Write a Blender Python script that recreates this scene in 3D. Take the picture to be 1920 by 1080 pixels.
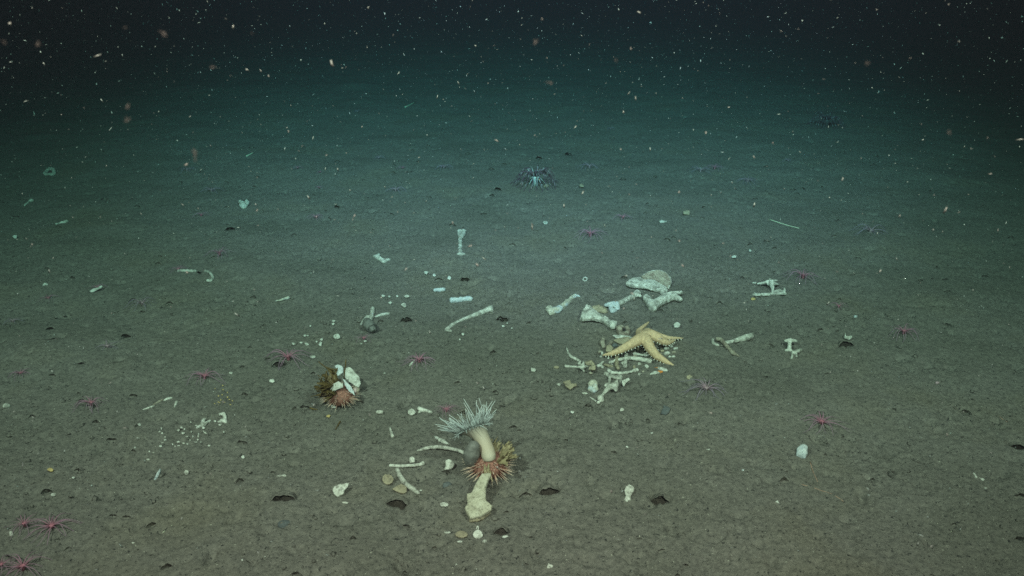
import bpy, bmesh, math, random
import numpy as np
from mathutils import Vector, Matrix, noise as mn

random.seed(7)
for o in list(bpy.data.objects):
    bpy.data.objects.remove(o)
S = bpy.context.scene
COL = S.collection

# ------------------------------------------------------------------ camera
CAM_H, PITCH, F = 0.915, math.radians(22.5), 1663.0      # F in pixels of a 1920 wide frame
cd = bpy.data.cameras.new('camera'); cam = bpy.data.objects.new('camera', cd); COL.objects.link(cam)
cam.location = (0, 0, CAM_H); cam.rotation_euler = (math.radians(90) - PITCH, 0, 0)
cd.sensor_width = 36.0; cd.lens = F / 1920 * 36; cd.clip_start = 0.02; cd.clip_end = 200
cd.dof.use_dof = True; cd.dof.focus_distance = 2.2; cd.dof.aperture_fstop = 13
S.camera = cam

# ------------------------------------------------------------------ world: lightless deep water
W = bpy.data.worlds.new('World'); S.world = W; W.use_nodes = True
bg = W.node_tree.nodes['Background']
bg.inputs['Color'].default_value = (0.22, 0.42, 1.0, 1); bg.inputs['Strength'].default_value = 0.006

# ------------------------------------------------------------------ the submersible's lamps and an added front fill
def lamp(name, loc, aim, watts, cone, blend, col, rad=0.05):
    l = bpy.data.lights.new(name, 'SPOT'); l.energy = watts; l.color = col
    l.spot_size = math.radians(cone); l.spot_blend = blend; l.shadow_soft_size = rad
    o = bpy.data.objects.new(name, l); COL.objects.link(o); o.location = loc
    o.rotation_euler = (Vector(aim) - Vector(loc)).to_track_quat('-Z', 'Y').to_euler()
    return o
FLOOD, BEAM = (1.0, 0.475, 0.39), (1.0, 0.44, 0.56)       # warm floods on the side booms, a cooler main beam
lamp('vehicle_and_fill_lamp', (-1.35, 0.0, 2.5), (-0.1, 2.75, 0.0), 850, 84, 1.0, FLOOD)
lamp('vehicle_and_fill_lamp', (1.35, 0.0, 2.5), (0.1, 2.75, 0.0), 690, 80, 1.0, FLOOD)
lamp('vehicle_and_fill_lamp', (0.10, 0.1, 2.7), (0.12, 4.15, 0.0), 1600, 51, 1.0, BEAM)
lamp('vehicle_and_fill_lamp', (0.05, -0.55, 1.5), (0.05, 3.0, 0.1), 260, 66, 1.0, FLOOD)  # added fill above and behind the camera, brightens foreground, anemone front and snow

S.view_settings.view_transform = 'Standard'; S.view_settings.look = 'None'
S.view_settings.exposure = 0.0; S.view_settings.gamma = 1.0
S.render.engine = 'CYCLES'
cy = S.cycles
cy.volume_bounces = 0; cy.max_bounces = 4; cy.diffuse_bounces = 2; cy.transparent_max_bounces = 8
cy.use_denoising = False; cy.caustics_reflective = False; cy.caustics_refractive = False

# ------------------------------------------------------------------ helpers: rays and the shape of the floor
CP, SP = math.cos(PITCH), math.sin(PITCH)
def ray(px, py):
    u, v = (px - 960) / F, (py - 540) / F
    return Vector((u, CP - v * SP, -SP - v * CP))
def depth_at(py):
    return CAM_H / (SP + (py - 540) / F * CP)
def mpp(py):                                             # metres covered by one photo pixel on the floor
    return depth_at(py) / F

def _hash(ix, iy, seed):
    h = (ix * 374761393 + iy * 668265263 + seed * 2147483) & 0xffffffff
    h = ((h ^ (h >> 13)) * 1274126177) & 0xffffffff
    return (h ^ (h >> 16)) & 0xffff
def pnoise(x, y, seed):
    x0 = np.floor(x).astype(np.int64); y0 = np.floor(y).astype(np.int64)
    fx, fy = x - x0, y - y0
    u = fx * fx * fx * (fx * (fx * 6 - 15) + 10); v = fy * fy * fy * (fy * (fy * 6 - 15) + 10)
    def g(ix, iy, dx, dy):
        a = _hash(ix, iy, seed) * (2 * np.pi / 65536)
        return np.cos(a) * dx + np.sin(a) * dy
    n00 = g(x0, y0, fx, fy); n10 = g(x0 + 1, y0, fx - 1, fy)
    n01 = g(x0, y0 + 1, fx, fy - 1); n11 = g(x0 + 1, y0 + 1, fx - 1, fy - 1)
    return (n00 * (1 - u) + n10 * u) * (1 - v) + (n01 * (1 - u) + n11 * u) * v
def H_base(x, y):
    x = np.asarray(x, float); y = np.asarray(y, float)
    return (0.016 * pnoise(x * 1.1, y * 1.1, 1) + 0.009 * pnoise(x * 3.3, y * 3.3, 2) + 0.0045 * pnoise(x * 9, y * 9, 3))
def H_fine(x, y):
    patch = 0.75 + 0.9 * pnoise(x * 4.1, y * 4.1, 11)
    patch = np.clip(patch, 0.3, 1.5)
    a = 0.0016 * pnoise(x * 27, y * 27, 4) + 0.0024 * pnoise(x * 60, y * 60, 5) + 0.0037 * pnoise(x * 118, y * 118, 6)
    r = np.abs(pnoise(x * 85 + 3.1, y * 85, 8)); crev = -0.0040 * np.clip(1 - r * 7, 0, 1) * (pnoise(x * 22, y * 22, 9) > 0.05)
    return (a + crev) * patch
def H(x, y):
    return float(H_base(x, y))
def P(px, py, z=0.0):                                    # where the ray through a photo pixel meets height z above the floor
    d = ray(px, py); h = 0.0
    for _ in range(4):
        t = (CAM_H - (h + z)) / -d.z
        q = Vector((0, 0, CAM_H)) + d * t
        h = H(q.x, q.y)
    q.z = h + z
    return q
def V(px, py, y0):                                       # where it meets the upright plane at distance y0
    d = ray(px, py)
    return Vector((0, 0, CAM_H)) + d * (y0 / d.y)

# ------------------------------------------------------------------ tags and links
def tag(o, label=None, cat=None, group=None, kind=None):
    if label: o['label'] = label
    if cat: o['category'] = cat
    if group: o['group'] = group
    if kind: o['kind'] = kind
    return o
def link(name, me, mat, parent=None, loc=None):
    o = bpy.data.objects.new(name, me); COL.objects.link(o)
    if mat and not me.materials: me.materials.append(mat)
    if parent: o.parent = parent
    if loc is not None: o.location = loc
    return o
def empty(name, loc):
    o = bpy.data.objects.new(name, None); COL.objects.link(o); o.location = loc; o.empty_display_size = 0.02
    return o
def smooth(me):
    me.polygons.foreach_set('use_smooth', [True] * len(me.polygons)); me.update()
    return me
def from_bm(name, bm):
    me = bpy.data.meshes.new(name); bm.to_mesh(me); bm.free(); return me

# ------------------------------------------------------------------ materials
def lin(c):
    return tuple(c) + (1,)
class NT:
    def __init__(s, name, rough=0.8, spec=0.2):
        s.m = bpy.data.materials.new(name); s.m.use_nodes = True
        s.t = s.m.node_tree; s.b = s.t.nodes['Principled BSDF']
        s.b.inputs['Roughness'].default_value = rough; s.b.inputs['Specular IOR Level'].default_value = spec
    def n(s, kind, **kw):
        x = s.t.nodes.new(kind)
        for k, v in kw.items(): setattr(x, k, v)
        return x
    def l(s, a, b): s.t.links.new(a, b)
    def pos(s):
        return s.n('ShaderNodeNewGeometry').outputs['Position']
    def noise(s, scale, detail=3, rough=0.55, vec=None):
        x = s.n('ShaderNodeTexNoise'); x.inputs['Scale'].default_value = scale
        x.inputs['Detail'].default_value = detail; x.inputs['Roughness'].default_value = rough
        s.l(vec or s.pos(), x.inputs['Vector']); return x.outputs['Fac']
    def ramp(s, fac, stops):
        r = s.n('ShaderNodeValToRGB'); e = r.color_ramp.elements
        while len(e) < len(stops): e.new(0.5)
        for el, (p, c) in zip(e, stops): el.position = p; el.color = lin(c) if len(c) == 3 else c
        s.l(fac, r.inputs['Fac']); return r.outputs['Color']
    def mix(s, fac, a, b):
        x = s.n('ShaderNodeMix', data_type='RGBA')
        s.l(fac, x.inputs[0])
        for v, i in ((a, 6), (b, 7)):
            if isinstance(v, tuple): x.inputs[i].default_value = lin(v)
            else: s.l(v, x.inputs[i])
        return x.outputs[2]
    def bump(s, h, dist, strength=1.0):
        x = s.n('ShaderNodeBump'); x.inputs['Distance'].default_value = dist; x.inputs['Strength'].default_value = strength
        s.l(h, x.inputs['Height']); s.l(x.outputs['Normal'], s.b.inputs['Normal'])
    def col(s, c): s.l(c, s.b.inputs['Base Color'])

def mud_material():
    k = NT('mud', 0.95, 0.08)
    big = k.noise(3.0, 4); mid = k.noise(110, 5, 0.75); fine = k.noise(260, 5, 0.75); spk = k.noise(190, 3, 0.6)
    c1 = k.ramp(big, [(0.33, (0.160, 0.150, 0.128)), (0.52, (0.186, 0.172, 0.152)), (0.68, (0.186, 0.168, 0.137))])
    dk = k.ramp(mid, [(0.34, (0.62, 0.62, 0.63)), (0.62, (1.12, 1.11, 1.09))])
    x = k.n('ShaderNodeMix', data_type='RGBA', blend_type='MULTIPLY'); x.inputs[0].default_value = 1
    k.l(c1, x.inputs[6]); k.l(dk, x.inputs[7])
    dark = k.ramp(spk, [(0.595, (0, 0, 0)), (0.68, (1, 1, 1))])
    y = k.mix(dark, x.outputs[2], (0.035, 0.035, 0.034))
    lt = k.ramp(k.noise(260, 1, 0.4), [(0.755, (0, 0, 0)), (0.775, (1, 1, 1))])
    k.col(k.mix(lt, y, (0.42, 0.40, 0.33)))
    k.bump(fine, 0.0036, 1.0)
    return k.m
MUD = mud_material()

def bone_material(name, a, b, stain, dirt=0.5, film=None):
    k = NT(name, 0.75, 0.25)
    n1 = k.noise(80, 5, 0.7); n2 = k.noise(330, 5, 0.75); n3 = k.noise(85, 6, 0.78)
    c = k.ramp(n1, [(0.35, a), (0.62, b)])
    c = k.mix(k.ramp(n3, [(dirt, (0, 0, 0)), (dirt + 0.12, (0.75, 0.75, 0.75))]), c, stain)
    c = k.mix(k.ramp(n2, [(0.56, (0, 0, 0)), (0.66, (0.9, 0.9, 0.9))]), c, (0.085, 0.08, 0.065))
    if film:
        c = k.mix(k.ramp(k.noise(34, 3), [(0.50, (0, 0, 0)), (0.60, (1, 1, 1))]), c, film)
    k.col(c); k.bump(n2, 0.0018, 1.0)
    return k.m
BONE = bone_material('bone', (0.66, 0.64, 0.57), (0.36, 0.35, 0.30), (0.12, 0.11, 0.095), 0.475)
BONE_PALE = bone_material('pale_bone', (0.72, 0.71, 0.64), (0.42, 0.41, 0.355), (0.15, 0.138, 0.118), 0.49)
BONE_FRONT = bone_material('yellowed_bone', (0.54, 0.51, 0.40), (0.42, 0.39, 0.29), (0.19, 0.165, 0.115), 0.52)
BONE_TAN = bone_material('tan_bone', (0.38, 0.325, 0.225), (0.26, 0.22, 0.155), (0.12, 0.10, 0.075), 0.52)
BONE_STAINED = bone_material('stained_bone', (0.40, 0.37, 0.29), (0.24, 0.21, 0.165), (0.14, 0.10, 0.08), 0.45)
BONE_FILM = bone_material('filmed_bone', (0.60, 0.58, 0.48), (0.42, 0.40, 0.33), (0.2, 0.19, 0.16), 0.50, (0.46, 0.51, 0.54))
FILM = bone_material('white_film', (0.42, 0.47, 0.50), (0.56, 0.59, 0.58), (0.19, 0.21, 0.22), 0.51)
SHELL = bone_material('shell', (0.62, 0.62, 0.57), (0.42, 0.42, 0.37), (0.17, 0.16, 0.135), 0.49)
GREYSTONE = bone_material('grey_lump', (0.115, 0.125, 0.125), (0.085, 0.095, 0.10), (0.14, 0.14, 0.13), 0.6)

def plain(name, col, rough=0.6, sss=0.0, var=0.25, scale=120, alpha=1.0, bump=0.0):
    k = NT(name, rough, 0.3)
    d = tuple(c * (1 - var) for c in col)
    n = k.noise(scale, 4)
    k.col(k.ramp(n, [(0.35, d), (0.65, col)]))
    if sss:
        k.b.inputs['Subsurface Weight'].default_value = sss; k.b.inputs['Subsurface Radius'].default_value = (0.006, 0.004, 0.003)
        k.b.inputs['Subsurface Scale'].default_value = 1.0
    if alpha < 1: k.b.inputs['Alpha'].default_value = alpha
    if bump: k.bump(n, bump, 0.8)
    return k.m
def t_material(name, stops, rough=0.6, stripes=0, alpha=1.0):       # colour runs along the length of an arm
    k = NT(name, rough, 0.3)
    a = k.n('ShaderNodeAttribute'); a.attribute_name = 't'
    f = a.outputs['Fac']
    if stripes:
        m = k.n('ShaderNodeMath', operation='MULTIPLY'); m.inputs[1].default_value = stripes; k.l(f, m.inputs[0])
        q = k.n('ShaderNodeMath', operation='FRACT'); k.l(m.outputs[0], q.inputs[0]); f = q.outputs[0]
    k.col(k.ramp(f, stops))
    if alpha < 1: k.b.inputs['Alpha'].default_value = alpha
    return k.m
STAR = plain('sea_star_skin', (0.60, 0.43, 0.265), 0.75, 0.1, 0.28, 230, 1, 0.0016)
SPINE_W = plain('white_spine', (0.92, 0.90, 0.80), 0.6)
ANEM = t_material('anemone_column_skin', [(0.0, (0.46, 0.44, 0.36)), (0.35, (0.42, 0.36, 0.27)), (0.75, (0.36, 0.34, 0.28)), (1.0, (0.32, 0.36, 0.34))], 0.5, alpha=0.93)
ANEM_T = t_material('pale_tentacle_skin', [(0.0, (0.32, 0.37, 0.36)), (0.7, (0.44, 0.50, 0.50)), (1.0, (0.58, 0.64, 0.62))], 0.45, alpha=0.8)
PINK_T = t_material('pink_tentacle_skin', [(0.0, (0.40, 0.16, 0.22)), (0.25, (0.34, 0.18, 0.25)), (1.0, (0.30, 0.21, 0.27))], 0.6, alpha=0.7)
LILAC_T = t_material('lilac_tentacle_skin', [(0.0, (0.34, 0.22, 0.26)), (0.4, (0.27, 0.20, 0.27)), (1.0, (0.26, 0.22, 0.29))], 0.6, alpha=0.75)
PINK_D = plain('pink_disc_skin', (0.46, 0.17, 0.22), 0.6, 0, 0.45, 300)
LILAC_D = plain('lilac_disc_skin', (0.40, 0.28, 0.30), 0.6, 0, 0.3, 300)
STRIPE = t_material('banded_arm_skin', [(0.0, (0.07, 0.04, 0.06)), (0.66, (0.09, 0.05, 0.07)), (0.72, (0.20, 0.17, 0.19)), (0.97, (0.20, 0.17, 0.19)), (1.0, (0.08, 0.05, 0.07))], 0.6, 4.0)
URCHIN = plain('urchin_skin', (0.31, 0.145, 0.11), 0.8, 0, 0.5, 260, 1, 0.001)
URCHIN_SP = t_material('urchin_spine_skin', [(0.0, (0.38, 0.15, 0.11)), (0.4, (0.48, 0.30, 0.23)), (1.0, (0.66, 0.56, 0.44))], 0.5)
ALGA = plain('tan_alga', (0.29, 0.24, 0.135), 0.6, 0, 0.4, 150)
KELP = plain('brown_kelp', (0.125, 0.085, 0.030), 0.5, 0, 0.5, 120)
GREYSKIN = plain('grey_soft_skin', (0.175, 0.175, 0.16), 0.7, 0, 0.35, 170, 1, 0.001)
GREYDARK = plain('dark_fringe_skin', (0.09, 0.085, 0.085), 0.6)
ORANGE = plain('orange_claw', (0.62, 0.23, 0.05), 0.5)
YELLOW = plain('yellow_shell', (0.46, 0.34, 0.14), 0.6)
WORM = plain('worm_tube_skin', (0.40, 0.25, 0.18), 0.7)
STRAW = plain('pale_straw', (0.55, 0.58, 0.42), 0.6)
TWIG = plain('dark_twig', (0.10, 0.085, 0.065), 0.8)
SNOW = plain('marine_snow_flock', (0.38, 0.44, 0.42), 0.8, 0, 0.4, 400, 0.85)
SNOW_SOFT = plain('soft_marine_snow', (0.15, 0.18, 0.17), 0.9, 0, 0.4, 500, 0.28)
CLOD = MUD

# ------------------------------------------------------------------ sea floor
BURROWS = [  # px, py, width px, rotation, label
    (531, 938, 46, 0.25, 'wide crescent burrow mouth in the mud left of the bottom shell discs'),
    (745, 946, 40, 0.0, 'low dark burrow mouth just below the tan shell fragment and curved rib'),
    (1029, 926, 46, 0.1, 'broad burrow mouth right of the femur under the large anemone'),
    (1240, 944, 42, -0.3, 'paired burrow mouth beside the flat knobbly bone at lower right'),
    (940, 1001, 30, 0.0, 'small round burrow mouth below the foot of the big femur'),
    (762, 601, 24, 0.2, 'burrow mouth between the grey closed anemone and the long slender bone'),
    (942, 600, 24, -0.2, 'burrow mouth just right of the long slender greenish bone'),
    (101, 643, 34, 0.3, 'long dark burrow slit at the far left of the floor'),
    (93, 619, 16, 0.5, 'small dark burrow slit behind the long slit at far left'),
    (238, 633, 22, 0.0, 'dark burrow mouth right of the pale lilac tube anemone at left'),
    (1587, 648, 28, 0.0, 'dark flat burrow mouth under the small upright shell at right'),
    (522, 685, 26, 0.3, 'dark burrow mouth below the pink tube anemone beside the white chips'),
    (153, 684, 17, 0.1, 'small dark burrow arch left of the flat greenish plate'),
    (221, 683, 20, 0.0, 'small burrow slit right of the flat greenish plate'),
    (872, 525, 20, 0.3, 'small curved burrow slit behind the bluish white bone segment'),
    (373, 512, 11, 0.0, 'tiny dark burrow between the straight bone and the hooked bone'),
    (933, 356, 16, -0.3, 'far dark burrow slit left of the banded tube anemone'),
    (1011, 297, 14, -0.4, 'far dark burrow directly behind the banded tube anemone'),
    (1065, 290, 16, 0.4, 'far dark burrow slit behind and right of the banded tube anemone'),
    (432, 431, 20, 0.3, 'dark burrow slit in the left middle distance below the rugged green bone'),
    (632, 389, 12, 0.0, 'small arched burrow in the middle distance above the small two ended bone'),
    (1911, 842, 34, -0.4, 'dark burrow cut by the right edge of the view'),
]
BW = []
for px, py, w, rz, lab in BURROWS:
    q = P(px, py); BW.append((q.x, q.y, w * mpp(py), rz))

RL = random.Random(77); LIPS = []
for k in range(900):
    ly = 0.95 + 6.5 * RL.random() ** 1.5; lx = (RL.random() - 0.5) * (1.7 + 1.3 * ly)
    LIPS.append((lx, ly, RL.uniform(0.005, 0.013) * (0.8 + 0.12 * ly), RL.gauss(0, 0.45), RL.random() * 9, RL.uniform(0.22, 0.4)))
def make_floor():
    xs = [0.0]
    while xs[-1] < 45: xs.append(xs[-1] + max(0.0042, (xs[-1] - 1.0) * 0.016))
    xs = np.array([-v for v in xs[:0:-1]] + xs)
    ys = [-1.5]
    while ys[-1] < 0.85: ys.append(ys[-1] + 0.05)
    while ys[-1] < 60: ys.append(ys[-1] + max(0.0042, 0.0042 * ys[-1] if ys[-1] < 8 else (ys[-1] - 8) * 0.1 + 0.034))
    ys = np.array(ys)
    X, Y = np.meshgrid(xs, ys)
    rng = np.random.default_rng(5)
    Z = H_base(X, Y) + H_fine(X, Y) * np.clip(1.25 - np.hypot(X, Y) * 0.08, 0, 1)
    def dent(cx, cy, rx, ry, rz, d, p=2.0):
        R = max(rx, ry) * 1.8
        i0, i1 = np.searchsorted(xs, (cx - R, cx + R)); j0, j1 = np.searchsorted(ys, (cy - R, cy + R))
        if i1 <= i0 or j1 <= j0: return
        dx, dy = X[j0:j1, i0:i1] - cx, Y[j0:j1, i0:i1] - cy
        c, s = math.cos(rz), math.sin(rz)
        r2 = ((dx * c + dy * s) / rx) ** 2 + ((-dx * s + dy * c) / ry) ** 2
        Z[j0:j1, i0:i1] -= d * np.exp(-r2 ** p)
    for x, y, w, rz in BW:
        dent(x, y + 0.27 * w, w * 0.47, w * 0.34, rz, w * 0.60, 3.0)
    for lx, ly, w, rz, ph, hb in LIPS: dent(lx, ly + 0.1 * w, w * 0.85, max(w * 0.35, 0.005), rz, w * 0.55, 2.0)
    # small pits and worm holes, mostly stretched on slants mirrored left and right
    for _ in range(5200):
        y = 0.9 + 7.5 * rng.random() ** 1.6; x = (rng.random() - 0.5) * (1.7 + 1.35 * y)
        s = 0.0030 + 0.0065 * rng.random() ** 3
        dent(x, y, s * (1.1 + 1.6 * rng.random()), s, rng.normal(0, 0.6) + 0.5 * math.copysign(1, -x), s * (1.0 + 1.0 * rng.random()), 1.7)
    for _ in range(260):                                     # low mounds
        y = 0.9 + 7.0 * rng.random() ** 1.4; x = (rng.random() - 0.5) * (1.7 + 1.35 * y)
        s = 0.04 + 0.06 * rng.random()
        dent(x, y, s * 1.4, s, rng.normal(0, 0.8), -s * (0.03 + 0.09 * rng.random()), 1.0)
    ny, nx = X.shape
    me = bpy.data.meshes.new('seafloor')
    me.vertices.add(nx * ny)
    me.vertices.foreach_set('co', np.stack([X, Y, Z], -1).astype(np.float32).ravel())
    idx = np.arange(nx * ny).reshape(ny, nx)
    quads = np.stack([idx[:-1, :-1], idx[:-1, 1:], idx[1:, 1:], idx[1:, :-1]], -1).reshape(-1, 4)
    n = len(quads)
    me.loops.add(n * 4); me.loops.foreach_set('vertex_index', quads.ravel().astype(np.int32))
    me.polygons.add(n); me.polygons.foreach_set('loop_start', np.arange(0, n * 4, 4, dtype=np.int32))
    me.polygons.foreach_set('use_smooth', np.ones(n, bool))
    me.update(calc_edges=True)
    o = link('seafloor', me, MUD); tag(o, 'grey brown muddy sea floor, finely crumbled', 'sea floor', None, 'structure')
    print('floor verts', nx * ny)
make_floor()

# ------------------------------------------------------------------ organic solids: chains of tapering capsules and plates, fused and roughened
def bm_capsules(bm, chains, seg=10):
    for ch in chains:
        for i, (c, r) in enumerate(ch):
            bmesh.ops.create_icosphere(bm, subdivisions=2, radius=r, matrix=Matrix.Translation(c))
            if i:
                c0, r0 = ch[i - 1]; d = c - c0; L = d.length
                if L < 1e-6: continue
                M = Matrix.Translation((c + c0) / 2) @ d.to_track_quat('Z', 'Y').to_matrix().to_4x4()
                bmesh.ops.create_cone(bm, cap_ends=True, segments=seg, radius1=r0, radius2=r, depth=L, matrix=M)
def fuse(bm, vox, amp, freq, sm=2, seed=0.0):
    me = from_bm('tmp', bm); o = bpy.data.objects.new('tmp', me); COL.objects.link(o)
    m = o.modifiers.new('r', 'REMESH'); m.mode = 'VOXEL'; m.voxel_size = vox; m.use_smooth_shade = True
    if sm:
        s = o.modifiers.new('s', 'SMOOTH'); s.factor = 0.5; s.iterations = sm
    dg = bpy.context.evaluated_depsgraph_get()
    out = bpy.data.meshes.new_from_object(o.evaluated_get(dg))
    bpy.data.objects.remove(o); bpy.data.meshes.remove(me)
    if amp:
        off = Vector((seed, seed * 0.7, 0))
        nrm = [v.normal.copy() for v in out.vertices]
        for v, nn in zip(out.vertices, nrm):
            p = v.co * freq + off
            v.co += nn * (amp * (0.7 * mn.noise(p) + 0.7 * mn.noise(p * 2.3) + 0.5 * mn.noise(p * 5.1) + 0.9 * (0.25 - abs(mn.noise(p * 1.4 + Vector((7, 0, 3))))) ))
    smooth(out)
    return out
_seed = [0]
def solid(name, mat, label, cat, chains=(), plates=(), rough=0.3, vox=None, group=None, sm=2, parent=None, flat=0.85, zmin=None):
    """chains: [(px, py, r_px[, lift_px])...]; plates: dict(pts=[(px,py)...], t=thickness px, tilt=deg, lift=px, base=(px,py))"""
    _seed[0] += 1.37
    bm = bmesh.new(); C = []; rs = []; cen = Vector()
    npts = 0
    for ch in chains:
        row = []
        for p in ch:
            px, py, r = p[:3]; m = mpp(py); R = r * m; lift = (p[3] if len(p) > 3 else 0) * m
            q = P(px, py, R * flat * 0.62 + lift); row.append((q, R)); rs.append(R); cen += q; npts += 1
        C.append(row)
    bm_capsules(bm, C)
    for pl in plates:
        m = mpp(sum(p[1] for p in pl['pts']) / len(pl['pts'])); t = pl.get('t', 5) * m; tl = math.tan(math.radians(pl.get('tilt', 12)))
        by = max(p[1] for p in pl['pts']); bx = sum(p[0] for p in pl['pts']) / len(pl['pts'])
        b = P(*(pl.get('base') or (bx, by)), pl.get('lift', 0) * m + t * 0.15)
        pts = []
        O = Vector((0, 0, CAM_H)); nrm = Vector((-math.tan(math.radians(pl.get('roll', 0))), -tl, 1)).normalized()
        outline = pl['pts']; N = len(outline)
        for i in range(N):
            a0, a1 = Vector(outline[i]), Vector(outline[(i + 1) % N])
            for k in range(3):
                q = a0.lerp(a1, k / 3)
                if k: q += Vector((random.uniform(-1, 1), random.uniform(-1, 1))) * (a1 - a0).length * 0.05
                d = ray(q.x, q.y); s = (b - O).dot(nrm) / d.dot(nrm); pts.append(O + d * s)
        dome = pl.get('dome', 0.0) * t
        cc = sum(pts, Vector()) / len(pts)
        lo = [bm.verts.new(p) for p in pts]; hi = [bm.verts.new(p + nrm * t) for p in pts]
        cl, ch_ = bm.verts.new(cc + nrm * dome * 0.8), bm.verts.new(cc + nrm * (t + dome))
        n = len(pts)
        for i in range(n):
            j = (i + 1) % n
            bm.faces.new((lo[i], lo[j], hi[j], hi[i])); bm.faces.new((lo[j], lo[i], cl)); bm.faces.new((hi[i], hi[j], ch_))
        rs.append(t * 0.5); cen += cc * 3; npts += 3
    bmesh.ops.recalc_face_normals(bm, faces=bm.faces)
    cen /= npts; z0 = H(cen.x, cen.y)
    base = Vector((cen.x, cen.y, z0 if zmin is None else zmin))
    rm = sum(rs) / len(rs)
    vx = vox or max(min(rs) * 0.5, 0.0007)
    ext = max((v.co - cen).length for v in bm.verts)
    vx = max(vx, ext / (34 if ext > 0.02 else 22))
    vx = min(vx, min(rs) * 0.9)
    for v in bm.verts: v.co -= base
    me = fuse(bm, vx, rough * rm, 0.55 / rm, sm, _seed[0])
    if flat != 1 and chains and parent is None:
        for v in me.vertices: v.co.z *= 1.0
    me.name = name
    o = link(name, me, mat, parent, base if parent is None else base - parent.location)
    tag(o, label, cat, group)
    return o
def chip(px, py, w, h, name, mat, label, cat, tilt=18, t=None, group=None, n=7, jag=0.3, lift=0, dome=0.3, pts=None):
    pts = []
    a0 = random.random() * 6
    for i in range(n):
        a = a0 + i * 2 * math.pi / n; r = 1 + random.uniform(-jag, jag)
        pts.append((px + math.cos(a) * w / 2 * r, py - math.sin(a) * h / 2 * r))
    return solid(name, mat, label, cat, plates=[dict(pts=pts, t=t or max(1.6, min(w, h) * 0.28), tilt=tilt, lift=lift, dome=dome)], group=group, rough=0.34, sm=1)
def lump(px, py, r, name, mat, label, cat, group=None, rough=0.22, lift=0):
    ch = [(px - r * 0.25, py, r * 0.8, lift), (px + r * 0.28, py - r * 0.1, r * 0.75, lift)]
    return solid(name, mat, label, cat, chains=[ch], rough=rough, group=group)

# ------------------------------------------------------------------ tubes
def tube_mesh(name, pts, rad, sides=6, cap=True, dirs=None):
    n = len(pts); vs = []; fs = []; ts = []
    up = Vector((0, 0, 1))
    for i, p in enumerate(pts):
        d = (pts[min(i + 1, n - 1)] - pts[max(i - 1, 0)]).normalized()
        if dirs: d = dirs[i].normalized()
        s = d.cross(up)
        if s.length < 1e-4: s = d.cross(Vector((1, 0, 0)))
        s.normalize(); b = s.cross(d)
        for k in range(sides):
            a = 2 * math.pi * k / sides
            vs.append(p + (s * math.cos(a) + b * math.sin(a)) * rad[i]); ts.append(i / (n - 1))
    for i in range(n - 1):
        for k in range(sides):
            a, b_ = i * sides + k, i * sides + (k + 1) % sides
            fs.append((a, b_, b_ + sides, a + sides))
    if cap:
        fs.append(tuple(range(sides - 1, -1, -1))); fs.append(tuple((n - 1) * sides + k for k in range(sides)))
    me = bpy.data.meshes.new(name); me.from_pydata([tuple(v) for v in vs], [], fs)
    at = me.attributes.new('t', 'FLOAT', 'POINT'); at.data.foreach_set('value', ts)
    return smooth(me)
def tube_px(name, mat, label, cat, pts, r, group=None, lift=0.6, taper=0.5):
    m = mpp(pts[0][1]); q = [P(p[0], p[1], r * m * lift + (p[2] * m if len(p) > 2 else 0)) for p in pts]
    fine = []
    for i in range(len(q) - 1):
        for k in range(3): fine.append(q[i].lerp(q[i + 1], k / 3))
    fine.append(q[-1])
    for i in range(1, len(fine) - 1): fine[i] = (fine[i - 1] + fine[i] * 2 + fine[i + 1]) / 4
    base = fine[len(fine) // 2].copy(); base.z = H(base.x, base.y)
    n = len(fine)
    me = tube_mesh(name, [f - base for f in fine], [r * m * (1 - taper * i / n) for i in range(n)], 6)
    return tag(link(name, me, mat, None, base), label, cat, group)

# ------------------------------------------------------------------ burrow mouths: an arched mud roof over a pit
for (px, py, w_, rz, lab), (bx, by, w, _) in zip(BURROWS, BW):
    rs = random.Random(int(px)); ph = rs.random() * 10
    nu, nv = 23, 15; vs = []; fs = []
    z0 = H(bx, by)
    c, s = math.cos(rz), math.sin(rz)
    for layer in (0, 1):
        for j in range(nv):
            v = j / (nv - 1)
            for i in range(nu):
                u = -1 + 2 * i / (nu - 1)
                jag = 0.09 * mn.noise(Vector((u * 3 + ph, 0, ph))) * (1 - v)
                x = u * 0.62 * w * (1 - 0.12 * v)
                y = w * (-0.14 + 0.20 * (1 - abs(u) ** 1.6) + jag + v * (0.95 - 0.2 * abs(u)))
                X, Y = bx + x * c - y * s, by + x * s + y * c
                arch = 0.185 * w * max(0, 1 - abs(u) ** 2.2) * (1 - v) ** 1.5 * (1 + 0.45 * mn.noise(Vector((u * 2, ph, 1))))
                edge = max(abs(u) ** 4, v ** 3)
                z = H(X, Y) + arch + 0.004 * (1 - edge) - 0.008 * edge + 0.004 * mn.noise(Vector((X * 60, Y * 60, ph))) + 0.0025 * mn.noise(Vector((X * 140, Y * 140, ph)))
                if layer: z -= 0.035 * w * (0.35 + 0.65 * v) + 0.001
                vs.append((X - bx, Y - by, z - z0))
    K = nu * nv
    for j in range(nv - 1):
        for i in range(nu - 1):
            a = j * nu + i
            fs.append((a, a + 1, a + nu + 1, a + nu)); fs.append((K + a, K + a + nu, K + a + nu + 1, K + a + 1))
    for i in range(nu - 1): fs.append((i, K + i, K + i + 1, i + 1))
    me = bpy.data.meshes.new('burrow_mouth'); me.from_pydata(vs, [], fs); smooth(me)
    tag(link('burrow_mouth', me, MUD, None, (bx, by, z0)), lab, 'burrow', 'burrow mouths in the mud')

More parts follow.
